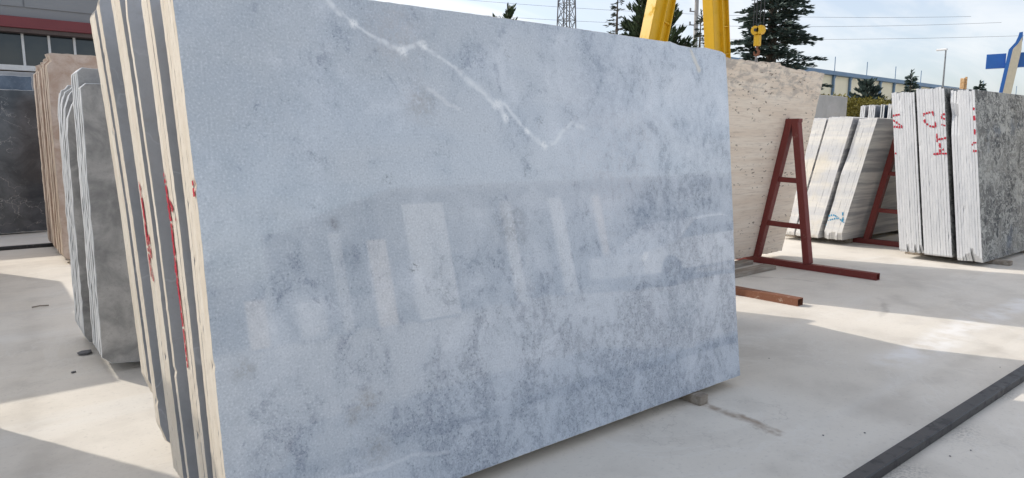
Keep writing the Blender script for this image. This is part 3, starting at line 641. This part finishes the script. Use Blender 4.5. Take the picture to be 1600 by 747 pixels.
# ------------------------------------------------------------------ crane rail in the foreground
pr = [(1.232, 0.0), (1.228, 0.008), (1.229, 0.045), (1.234, 0.05), (1.296, 0.05), (1.301, 0.045), (1.302, 0.0)]
tag(MB().prism(pr, 'x', -14, 46).build('crane_rail', M['rail']), 'dark steel crane rail set along the foreground floor', 'rail')
tag(MB().prism([(y + 10.75, z) for y, z in pr], 'x', -14, 46).build('crane_rail', M['rail']), 'far crane rail under the yellow gantry legs', 'rail')

# ------------------------------------------------------------------ gantry crane
gx, gy = 15.75, 12.0
g = empty('gantry_crane', (gx, gy, 0), 'yellow gantry crane with splayed box legs behind the slabs', 'crane')
def gleg(y, a, b, s):
    c0 = Vector((a, y, 0.55)); c1 = Vector((b, y, 8.4))
    MB().bar(c0, c1, 0.34, 0.62, (1, 0, 0), 0.34, 0.62).build('leg', M['yellow'], g, bevel=0.012)
    l = g.children[-1]
    ax = (c1 - c0).normalized(); side = Vector((0, 1, 0)).cross(ax).normalized() * (1 if s > 0 else 1)
    sd_ = Vector((0, 1, 0)).cross(ax).normalized()
    # flange on the outer face and stiffener plates in the recess facing the camera
    f = MB()
    f.bar(c0 + sd_ * 0.30 + Vector((0, -0.21, 0)), c1 + sd_ * 0.30 + Vector((0, -0.21, 0)), 0.10, 0.03, (1, 0, 0))
    f.bar(c0 + sd_ * 0.02 + Vector((0, -0.21, 0)), c1 + sd_ * 0.02 + Vector((0, -0.21, 0)), 0.10, 0.03, (1, 0, 0))
    f.build('flange', M['yellow'], l)
    L = (c1 - c0).length; u = 0.5
    while u < L: p = c0 + ax * u + Vector((0, -0.20, 0)); MB().bar(p + sd_ * 0.03, p + sd_ * 0.29, 0.07, 0.025, tuple(ax)).build('stiffener', M['yellow'], l); u += 0.75
for y in (0.0, -10.75):
    gleg(y, -2.55, -0.42, 1); gleg(y, 1.72, 0.62, -1)
    MB().box((-3.1, y - 0.25, 0.12), (2.4, y + 0.25, 0.58)).build('end_carriage', M['yellow'], g, bevel=0.015)
    for wx in (-2.7, 2.0):
        MB().tube([(wx, y - 0.07, 0.22), (wx, y + 0.07, 0.22)], 0.17, 20).build('wheel', M['rail'], g)
    MB().box((-0.95, y - 0.3, 8.3), (1.15, y + 0.3, 8.75)).build('head_beam', M['yellow'], g, bevel=0.015)
for dx in (-0.55, 0.55):
    MB().box((dx - 0.16, -11.4, 8.76), (dx + 0.16, 0.7, 9.6)).build('girder', M['yellow'], g, bevel=0.015)
MB().box((-0.75, -2.7, 9.62), (0.75, -1.5, 9.9)).box((-0.45, -2.5, 9.9), (0.45, -1.7, 10.4)).build('trolley', M['yellow'], g, bevel=0.01)
# hook block hanging from it
hx, hy = 15.7, 9.9
h = empty('hook_block', (hx, hy, 3.85), 'yellow crane hook block hanging in front of the cedar', 'crane hook'); h.scale = (0.76, 0.76, 0.76)
MB().box((-0.08, -0.10, 0.10), (0.08, 0.10, 0.46)).build('housing', M['yellow'], h, bevel=0.02)
for dy in (-0.10, 0.10):
    d = Vector((0, 0, 0))
    MB().tube([(-0.13 , dy - 0.06 + 0.0, 0.60), (-0.02, dy - 0.06, 0.60)], 0.14, 24).build('sheave', M['yellow'], h, bevel=0.0)
    MB().tube([(0.02, dy + 0.02, 0.60), (0.12, dy + 0.02, 0.60)], 0.135, 24).build('sheave', M['yellow'], h)
MB().tube([(-0.17, 0.0, 0.60), (0.16, 0.0, 0.60)], 0.05, 12).build('axle', M['rail'], h)
MB().tube([(0, 0, 0.1), (0, 0, 0.0), (0, -0.07, -0.07), (0, -0.05, -0.16), (0, 0.03, -0.2), (0, 0.10, -0.14), (0, 0.1, -0.06)], [0.035, 0.04, 0.045, 0.05, 0.045, 0.035, 0.015], 10).build('hook', M['rust'], h)
wr = MB()
for dy in (-0.20, -0.07, 0.07, 0.17): wr.tube([(0, dy, 0.62), (0, dy * 0.9, 7.7)], 0.016, 6)
wr.build('hoist_rope', M['rail'], h)
wr = MB()
for dy in (-0.35, 0.33): wr.tube([(0, 0.02, -0.15), (0.05, dy, -2.2)], 0.014, 6)
wr.build('sling', flat('sling_grey', (0.4, 0.4, 0.42), 0.5), h)

# ------------------------------------------------------------------ building on the left behind
BL = dict(wall=flat('grey_cladding', (0.235, 0.245, 0.26), 0.5, var=0.06, scale=0.5), red=flat('red_fascia', (0.17, 0.028, 0.034), 0.45, var=0.08, scale=1.0), soffit=flat('brown_soffit', (0.085, 0.06, 0.055), 0.6),
          white=flat('white_window_frame', (0.62, 0.63, 0.64), 0.4, var=0.05), base=flat('pale_plaster', (0.5, 0.48, 0.45), 0.8, var=0.08, scale=1.5))
gl = NT('tinted_glass', 0.04, 0.6); gl.set('Base Color', gl.mix(gl.step(gl.noise(0.9, 3), 0.4, 0.6), (0.012, 0.018, 0.024), (0.03, 0.035, 0.035))); GL = gl.m
e = empty('factory_building', (0, 24, 0), 'grey factory building with red fascia above a ribbon of windows', 'building')
MB().box((-14, 0.02, 4.98), (8, 14, 9.5)).build('wall', BL['wall'], e)
for k in range(7): MB().box((-13.9 + k * 3.1, -0.012, 5.30), (-10.84 + k * 3.1, 0.017, 9.45)).build('panel', BL['wall'], e)
MB().box((-14.2, -0.30, 4.69), (8.2, 0.3, 4.99)).build('fascia', BL['red'], e, bevel=0.01)
MB().box((-14.1, -0.24, 4.575), (8.1, 0.3, 4.685)).build('soffit', BL['soffit'], e)
MB().box((-14, 0.25, 0), (8, 14, 3.52)).build('plinth_wall', BL['base'], e)
wf = MB().box((-14, 0.02, 3.56), (8, 0.22, 3.70)); wf.build('window_sill', BL['white'], e)
MB().box((-14, 0.30, 3.5), (8, 0.5, 4.6)).build('backing', BL['soffit'], e)
xs = [-13.4 + 0.62 * k for k in range(35)]
for x in xs:
    MB().box((x - 0.03, 0.02, 3.70), (x + 0.03, 0.16, 4.575)).build('mullion', BL['white'], e)
pane = MB().box((0, 0.10, 3.70), (0.56, 0.13, 4.575)).build('pane', GL, e, (xs[0] + 0.03, 0, 0))
for x in xs[1:-1]: link('pane', pane.data, e, (x + 0.03, 0, 0))

# ------------------------------------------------------------------ building on the right behind
e = empty('warehouse', (55, 30, 0), 'long beige warehouse with blue posts and blue roof edge', 'building')
BW = dict(beige=flat('beige_cladding', (0.80, 0.73, 0.54), 0.6, var=0.05, scale=0.4), blue=flat('blue_steel', (0.13, 0.22, 0.34), 0.5, var=0.1, scale=1))
MB().box((-12, 0.15, 0), (95, 25, 7.4)).build('wall', BW['beige'], e)
MB().box((-12.3, -0.25, 7.42), (95.3, 25.3, 7.75)).build('roof_edge', BW['blue'], e)
k = 0; x = -7.4
while x < 94:
    MB().box((x - 0.09, -0.05, 0), (x + 0.09, 0.13, 7.415)).build('post', BW['blue'], e)
    MB().prism([(x + 0.10, 7.4), (x + 0.55, 7.4), (x + 0.10, 6.95)], 'y', 0.05, 0.12).prism([(x + 0.10, 5.8), (x + 0.45, 5.62), (x + 0.10, 5.4)], 'y', 0.05, 0.12).build('bracket', BW['blue'], e)
    if k % 2 == 0: MB().tube([(x, 0, 7.7), (x, 0, 9.0)], 0.035, 6).build('rod', BW['blue'], e)
    k += 1; x += 3.02

# ------------------------------------------------------------------ sign tower, lamp, pylon, pole, wires
SB = flat('sign_blue', (0.016, 0.12, 0.42), 0.35, var=0.08, scale=1); SC = flat('sign_cream', (0.52, 0.47, 0.36), 0.5, var=0.05); SWH = flat('sign_white', (0.8, 0.8, 0.8), 0.5, var=0.03)
# local x runs towards the right of the picture, local -y faces the camera
e = empty('sign_tower', (43.2, 12.4, 0), 'blue and cream sign tower with blue crossbeam at the right edge', 'sign', rz=math.radians(-74.0)); e.scale = (0.67, 1, 1)
def blade(pts, y0, y1, name, mat): MB().prism(pts, 'y', y0, y1).build(name, mat, e)
blade([(-1.25, 0), (-0.55, 4.0), (-0.16, 6.35), (0.22, 6.70), (0.36, 7.0), (0.40, 7.18), (0.62, 7.2), (0.66, 6.8), (0.40, 6.3), (0.0, 4.0), (-0.7, 0)], -0.45, 0.45, 'blue_edge', SB)
blade([(-0.98, 0), (-0.30, 4.0), (0.10, 6.36), (0.40, 6.62), (0.62, 6.95), (0.64, 6.3), (0.25, 4.0), (-0.42, 0)], -0.5, 0.5, 'cream_face', SC)
MB().box((-1.55, -0.15, 5.46), (-0.28, 0.15, 6.20)).build('crossbeam', SB, e, bevel=0.01)
MB().box((0.45, -0.15, 5.46), (6.5, 0.15, 6.20)).build('crossbeam', SB, e, bevel=0.01)
MB().box((0.98, -0.18, 5.66), (1.07, -0.152, 5.98)).box((0.98, -0.18, 5.90), (1.35, -0.152, 5.98)).box((0.98, -0.18, 5.66), (1.35, -0.152, 5.74)).build('letter', SWH, e)

MET = flat('galvanised_steel', (0.22, 0.23, 0.24), 0.5, metal=0.3); PYL = flat('pylon_steel', (0.16, 0.165, 0.175), 0.6)
e = empty('street_lamp', (56.5, 20.25, 0), 'tall thin street lamp with a flat white head', 'street lamp')
MB().tube([(0, 0, 0), (0, 0, 8.25)], [0.10, 0.05], 10).build('pole', MET, e)
MB().box((-0.14, -0.1, 8.27), (0.1, 0.62, 8.40)).build('lamp_head', SWH, e, bevel=0.03)

e = empty('lattice_pylon', (34.05, 36.65, 0), 'steel lattice pylon rising behind the big slab', 'pylon', rz=0.35)
legs = []
for sx, sy in ((-1, -1), (1, -1), (1, 1), (-1, 1)):
    f = lambda z: Vector((sx, sy, 0)) * (1.0 - 0.033 * z) * 0.72 + Vector((0, 0, z))
    MB().tube([f(0), f(9), f(17)], [0.055, 0.05, 0.045], 6).build('leg', PYL, e); legs.append(f)
for k in range(4):
    A, B = legs[k], legs[(k + 1) % 4]; q = MB(); z = 0.3
    # legs are lambdas over loop variables, so rebuild the corner explicitly
    ca = ((-1, -1), (1, -1), (1, 1), (-1, 1))[k]; cb = ((-1, -1), (1, -1), (1, 1), (-1, 1))[(k + 1) % 4]
    P_ = lambda c, z: (c[0] * (1 - 0.033 * z) * 0.72, c[1] * (1 - 0.033 * z) * 0.72, z)
    while z < 16:
        q.tube([P_(ca, z), P_(cb, z + 1.1)], 0.026, 5).tube([P_(cb, z), P_(ca, z + 1.1)], 0.026, 5).tube([P_(ca, z), P_(cb, z)], 0.026, 5); z += 1.1
    q.build('bracing', PYL, e)
MB().tube([(0, 0, 0), (0, 0, 17)], 0.05, 6).build('riser', PYL, e)

e = empty('utility_pole', (40.0, 30.0, 0), 'grey utility pole with side insulators between the crane legs', 'pole')
MB().tube([(0, 0, 0), (0, 0, 14)], [0.20, 0.12], 10).build('shaft', flat('pole_concrete', (0.36, 0.35, 0.34), 0.8), e)
for z in (9.6, 10.5, 11.4, 12.3):
    MB().tube([(-0.1, 0.1, z), (-0.25, 0.32, z + 0.04)], 0.04, 6).tube([(-0.25, 0.32, z), (-0.25, 0.32, z + 0.25)], 0.06, 8).build('insulator', PYL, e)
wi = 0
for (a, b, sag) in (((20, 52, 13.6), (60, 20, 11.0), 0.9), ((20, 52, 12.4), (60, 18, 10.3), 1.0), ((20, 54, 14.6), (62, 10, 11.6), 0.8), ((24, 54, 16.0), (62, 10, 12.5), 1.1), ((24, 54, 11.3), (62, 14, 9.2), 0.8), ((24, 50, 15.2), (62, 6, 13.6), 1.0)):
    a = Vector(a); b = Vector(b); pts = [a.lerp(b, i / 24) - Vector((0, 0, sag * 4 * (i / 24) * (1 - i / 24))) for i in range(25)]
    tag(MB().tube(pts, 0.011, 5).build('power_line', PYL), 'thin overhead power line, %s of those crossing the sky' % ORD[wi], 'wire', 'power lines'); wi += 1

# ------------------------------------------------------------------ trees
BARK = m_wood('bark', (0.07, 0.055, 0.045), (0.13, 0.105, 0.085))
NEED = m_foliage('conifer_needles', (0.026, 0.050, 0.043), (0.12, 0.165, 0.145)); PINE = m_foliage('pine_needles', (0.022, 0.040, 0.018), (0.065, 0.10, 0.045)); THIN = m_foliage('grey_green_needles', (0.05, 0.065, 0.055), (0.10, 0.12, 0.10))
HEDGE = m_foliage('hedge_leaves', (0.13, 0.115, 0.015), (0.27, 0.23, 0.04))
def conifer(label, loc, H, z0, rmax, seed, mat, whorl=0.42, per=8, blades=6, blen=0.26, bw=0.05, droop=0.25, up=0.0, shape=0.85, grp=None, name='cedar_tree', sprayd=0.20):
    r = random.Random(seed); e = empty(name, loc, label, 'tree', grp)
    MB().tube([(0, 0, 0), (0.05, 0, H * 0.4), (0, 0.04, H * 0.75), (0, 0, H)], [0.022 * H, 0.016 * H, 0.008 * H, 0.01], 8).build('trunk', BARK, e)
    V = []; F = []; lb = MB(); z = z0
    def blade(p, d, L, w):
        d = d.normalized(); s = d.cross(Vector((r.gauss(0, 1), r.gauss(0, 1), r.gauss(0, 1)))).normalized() * w
        k = len(V); V.extend([tuple(p - s * 0.6), tuple(p + s * 0.6), tuple(p + d * L * 0.6 + s), tuple(p + d * L), tuple(p + d * L * 0.6 - s)]); F.append((k, k + 1, k + 2, k + 3, k + 4))
    while z < H - 0.1:
        f = (z - z0) / (H - z0); R = rmax * (1 - f) ** shape
        for b in range(max(3, int(per * (0.5 + 0.5 * (1 - f))))):
            az = r.uniform(0, 2 * math.pi); L = max(0.2, R * r.uniform(0.55, 1.08)); zz_ = z + r.uniform(-whorl, whorl) * 0.5
            rise = r.uniform(0.1, 0.35) + up; pts = []
            for i in range(6):
                u = i / 5; pts.append(Vector((math.cos(az) * L * u, math.sin(az) * L * u, zz_ + L * (rise * u - droop * u * u))))
            lb.tube(pts, [0.012 * L + 0.012 - 0.010 * L * i / 5 for i in range(6)], 4, False)
            n = int(L / sprayd) + 2; side = Vector((-math.sin(az), math.cos(az), 0))
            for i in range(n):
                u = 0.12 + 0.88 * (i + r.random()) / n; u = min(u, 1.0); k = min(int(u * 5), 4); p = pts[k].lerp(pts[k + 1], u * 5 - k); ax = (pts[k + 1] - pts[k]).normalized()
                sp = 0.28 * L * (1.05 - u) ** 0.7 + 0.05
                for _ in range(blades):
                    lat = r.uniform(-1, 1); q = p + side * lat * sp + ax * abs(lat) * sp * 0.5 + Vector((0, 0, r.gauss(0, 0.03) - abs(lat) * sp * 0.12 * droop * 4))
                    d = ax * r.uniform(0.5, 1) + side * lat * 0.9 + Vector((0, 0, r.uniform(-0.15, 0.35) + up * 1.5)); blade(q, d, blen * r.uniform(0.6, 1.25), bw * r.uniform(0.6, 1.2))
        z += whorl * (0.6 + 0.5 * (1 - f))
    for i in range(12): blade(Vector((0, 0, H - 0.5 + 0.05 * i)), Vector((r.gauss(0, 0.5), r.gauss(0, 0.5), 0.8)), blen, bw)
    lb.build('limbs', BARK, e); link('crown', mesh_from('crown', V, F, mat), e); return e
conifer('large dark cedar behind the travertine and crane hook', (32.5, 19.7, 0), 15.5, 1.2, 3.25, 3, NEED, 0.36, 13, 8, 0.30, 0.040, 0.24, grp=None)
conifer('sparse thin conifer left of the leaning crane leg', (32.95, 30.75, 0), 11.4, 3.0, 1.9, 5, THIN, 0.42, 7, 3, 0.26, 0.035, 0.25, sprayd=0.26, name='spruce_tree')
conifer('dense pine tree partly behind the leaning crane leg', (26.75, 22.6, 0), 9.3, 2.5, 2.5, 8, PINE, 0.36, 13, 11, 0.36, 0.045, 0.05, 0.45, 0.6, name='pine_tree')
conifer('pine top just peeking over the upper edge of the big slab', (18.5, 23.6, 0), 7.15, 3.0, 1.3, 12, PINE, 0.40, 7, 9, 0.30, 0.045, 0.02, 0.55, 0.6, name='pine_tree')
conifer('small sparse conifer beside the utility pole', (36.15, 26.75, 0), 9.5, 3.0, 1.35, 15, THIN, 0.40, 7, 4, 0.24, 0.04, 0.22, name='spruce_tree')
conifer('small dark spruce in front of the beige warehouse roof edge', (55.75, 22.15, 0), 6.8, 1.0, 1.35, 21, NEED, 0.38, 9, 5, 0.30, 0.06, 0.2, name='spruce_tree')
conifer('tiny spruce tip above the swirled slab near the sign tower', (66.7, 21.1, 0), 6.6, 1.5, 1.35, 25, NEED, 0.4, 8, 5, 0.30, 0.06, 0.2, name='spruce_tree')
conifer('low bushy dark pine above the yellow hedge', (45.5, 20.6, 0), 5.35, 0.8, 1.55, 31, NEED, 0.34, 10, 8, 0.3, 0.06, 0.0, 0.3, 0.35, name='pine_tree')
# hedge
r = random.Random(44); V = []; F = []
e = empty('hedge', (31.2, 14.3, 0), 'yellow-green clipped hedge behind the dark slabs', 'hedge')
for i in range(15000):
    x = r.uniform(-5.5, 5.5); th = r.uniform(0, math.pi); top = 3.45 + 0.16 * mnoise.noise(Vector((x * 1.3, 0, 0))) + 0.10 * mnoise.noise(Vector((x * 4, 3, 0)))
    rr = 1 - 0.25 * r.random() ** 2; yy = -math.cos(th) * 0.8 * rr; zz_ = 0.3 + (top - 0.3) * (math.sin(th) ** 0.35) * rr if r.random() < 0.6 else r.uniform(0.2, top)
    p = Vector((x, yy, zz_)); d = Vector((r.gauss(0, 1), r.gauss(0, 1), r.gauss(0.4, 1))).normalized(); s = d.cross(Vector((r.gauss(0, 1), r.gauss(0, 1), r.gauss(0, 1)))).normalized() * 0.035
    k = len(V); V += [tuple(p), tuple(p + d * 0.06 + s), tuple(p + d * 0.13), tuple(p + d * 0.06 - s)]; F.append((k, k + 1, k + 2, k + 3))
link('foliage', mesh_from('foliage', V, F, HEDGE), e)
st = MB()
for i in range(12): x = -5 + i * 0.9; st.tube([(x, 0, 0), (x + r.uniform(-0.2, 0.2), 0, 2.6)], [0.05, 0.02], 6)
st.build('stems', BARK, e)

# timber post behind the red-marked stack
e = empty('timber_post', (12.8, 4.3, 0), 'orange timber post end sticking up behind the red-marked stack', 'timber')
MB().bar((0, 0.02, 0), (0, 0.0, 2.56), 0.06, 0.05, (1, 0, 0)).build('post', M['woodnew'], e, bevel=0.004)
MB().bar((0.02, -0.045, 0), (0.02, -0.04, 2.58), 0.025, 0.03, (1, 0, 0)).build('batten', M['woodnew'], e)

# ------------------------------------------------------------------ across the aisle, behind the camera: seen mirrored in the polished slab
for k, (x0, w, y, H, f) in enumerate(((6.75, 0.95, -7.0, 2.35, 'plainwhite'), (9.2, 0.30, -7.0, 2.3, 'plainwhite'), (10.75, 0.40, -7.1, 2.3, 'plainwhite'), (12.2, 0.26, -7.1, 2.3, 'trav'), (5.85, 0.40, -7.0, 1.7, 'trav'), (5.2, 0.22, -7.2, 1.9, 'striped'), (4.4, 0.5, -7.2, 0.7, 'striped'), (3.5, 0.35, -7.2, 0.85, 'trav'), (2.6, 0.25, -7.2, 0.7, 'bluegrey'))):
    slab('marble_slab', 'pale offcut slab across the aisle behind the viewer, %s of the row' % ORD[k], 'stone slab', x0, y, 0.05, w, H, 0.06, -0.08, M[f], M['whiteedge'], 'offcuts across the aisle')
for k, x0 in enumerate((1.2, 4.3, 7.5, 10.7, 13.9, 17.1)):
    slab('dark_marble_slab', '%s dark slab across the aisle behind the pale offcuts' % ORD[k], 'stone slab', x0, -8.2, 0.05, 3.0, 2.1 - 0.9 * (k == 0), 0.09, -0.1, M['dark'], M['chipwhite'], 'dark slabs across the aisle')
e = empty('workshop_building', (0, -26, 0), 'dark grey workshop across the yard behind the viewer', 'building')
WB = flat('dark_cladding', (0.075, 0.08, 0.085), 0.6, var=0.1, scale=0.4)
MB().box((17, -14, 0), (75, 0, 5.2)).build('wall', WB, e)
MB().box((16.7, -14.3, 5.2), (75.3, 0.4, 5.5)).build('roof_edge', BL['wall'], e)
for k in range(5): MB().box((20 + k * 9.5, 0.01, 0), (24.5 + k * 9.5, 0.06, 4.2)).build('roller_door', BL['wall'], e)

# white car parked there
CW = NT('white_car_paint', 0.25, 0.5); CW.set('Base Color', (0.72, 0.73, 0.74)); CW.set('Coat Weight', 0.6); CW = CW.m
TY = flat('tyre_rubber', (0.02, 0.02, 0.02), 0.85)
car = empty('parked_car', (12.9, -5.4, 0), 'white car parked across the aisle, seen only as a reflection', 'car')
prof = [(-2.1, 0.32), (-2.15, 0.62), (-2.05, 0.80), (-1.05, 0.95), (-0.25, 1.42), (0.95, 1.46), (1.85, 1.02), (2.12, 0.92), (2.15, 0.40), (2.0, 0.30)]
V = []; F = []; n = len(prof)
for y, s in ((-0.86, 0.97), (-0.80, 1.0), (0.80, 1.0), (0.86, 0.97)):
    for x, z in prof:
        tum = 0.20 * max(0, z - 0.95); V.append((x * s, (abs(y) - tum) * (1 if y > 0 else -1), 0.32 + (z - 0.32) * s))
F.append(tuple(range(n))); F.append(tuple(3 * n + i for i in reversed(range(n))))
for k in range(3):
    for i in range(n): j = (i + 1) % n; F.append((k * n + i, (k + 1) * n + i, (k + 1) * n + j, k * n + j))
bo = MB(); bo.v = V; bo.f = F; bo.build('body', CW, car)
for sgn in (-1, 1):
    for pts in ([(-0.85, 1.0), (-0.2, 1.35), (0.28, 1.38), (0.28, 1.0)], [(0.34, 1.0), (0.34, 1.38), (0.92, 1.39), (1.55, 1.03)]):
        q = MB(); q.v = [(x, sgn * (0.872 - 0.20 * max(0, z - 0.95) + d), z) for d in (-0.01, 0.006) for x, z in pts]; q.f = [(0, 1, 2, 3), (7, 6, 5, 4)] + [(i, 4 + i, 4 + (i + 1) % 4, (i + 1) % 4) for i in range(4)]
        q.build('side_window', GL, car)
    MB().box((-2.17, sgn * 0.62 - 0.16, 0.62), (-2.04, sgn * 0.62 + 0.16, 0.76)).build('headlight', SWH, car, bevel=0.02)
    MB().box((2.05, sgn * 0.66 - 0.14, 0.70), (2.17, sgn * 0.66 + 0.14, 0.88)).build('tail_light', M['red_spray'], car, bevel=0.02)
    for x in (-1.32, 1.32):
        w = MB().tube([(x, sgn * 0.70, 0.32), (x, sgn * 0.895, 0.32)], 0.32, 24).build('tyre', TY, car)
        MB().tube([(x, sgn * 0.88, 0.32), (x, sgn * 0.905, 0.32)], 0.20, 16).build('rim', MET, w)

# ------------------------------------------------------------------ chips and twigs on the floor
def chipm(seed):
    r = random.Random(seed); bm = bmesh.new(); bmesh.ops.create_icosphere(bm, subdivisions=1, radius=1)
    for v in bm.verts: v.co *= r.uniform(0.65, 1.2); v.co.z *= 0.45
    me = bpy.data.meshes.new('chip'); bm.to_mesh(me); bm.free(); me.materials.append(M['chip']); return me
cms = [chipm(i) for i in range(4)]
tag(link('stone_chip', cms[0], None, (0.53, 5.62, 0.012), (0, 0, 0.5)), 'dark stone chip on the floor left of the grey slabs', 'stone chip', 'stone chips').scale = (0.055, 0.05, 0.04)
tag(link('stone_chip', cms[1], None, (0.42, 5.2, 0.006), (0, 0, 0.2)), 'tiny stone chip below the larger dark chip by the grey slabs', 'stone chip', 'stone chips').scale = (0.018, 0.016, 0.015)
r = random.Random(3); places = [(3.35, 1.62), (3.55, 1.5), (5.35, 1.42), (4.7, 1.1), (3.75, 1.08), (4.3, 2.5), (3.6, 1.12), (4.9, 1.12)]
for k, (x, y) in enumerate(places):
    o = link('stone_chip', cms[k % 4], None, (x, y, 0.003), (0, 0, r.uniform(0, 6))); s = r.uniform(0.004, 0.008); o.scale = (s, s, s)
    o['kind'] = 'thing'; tag(o, 'tiny dark stone chip on the shaded floor near the rail, %s counting along the rail' % ORD[sorted(places).index((x, y))], 'stone chip', 'chips on the shaded floor')
o = MB().tube([(0, 0, 0.008), (0.06, 0.01, 0.012), (0.13, 0.0, 0.008)], 0.006, 6).build('twig', M['wood'], None, (0.34, 7.55, 0)); tag(o, 'small dark stick lying on the shaded floor at left', 'stick')
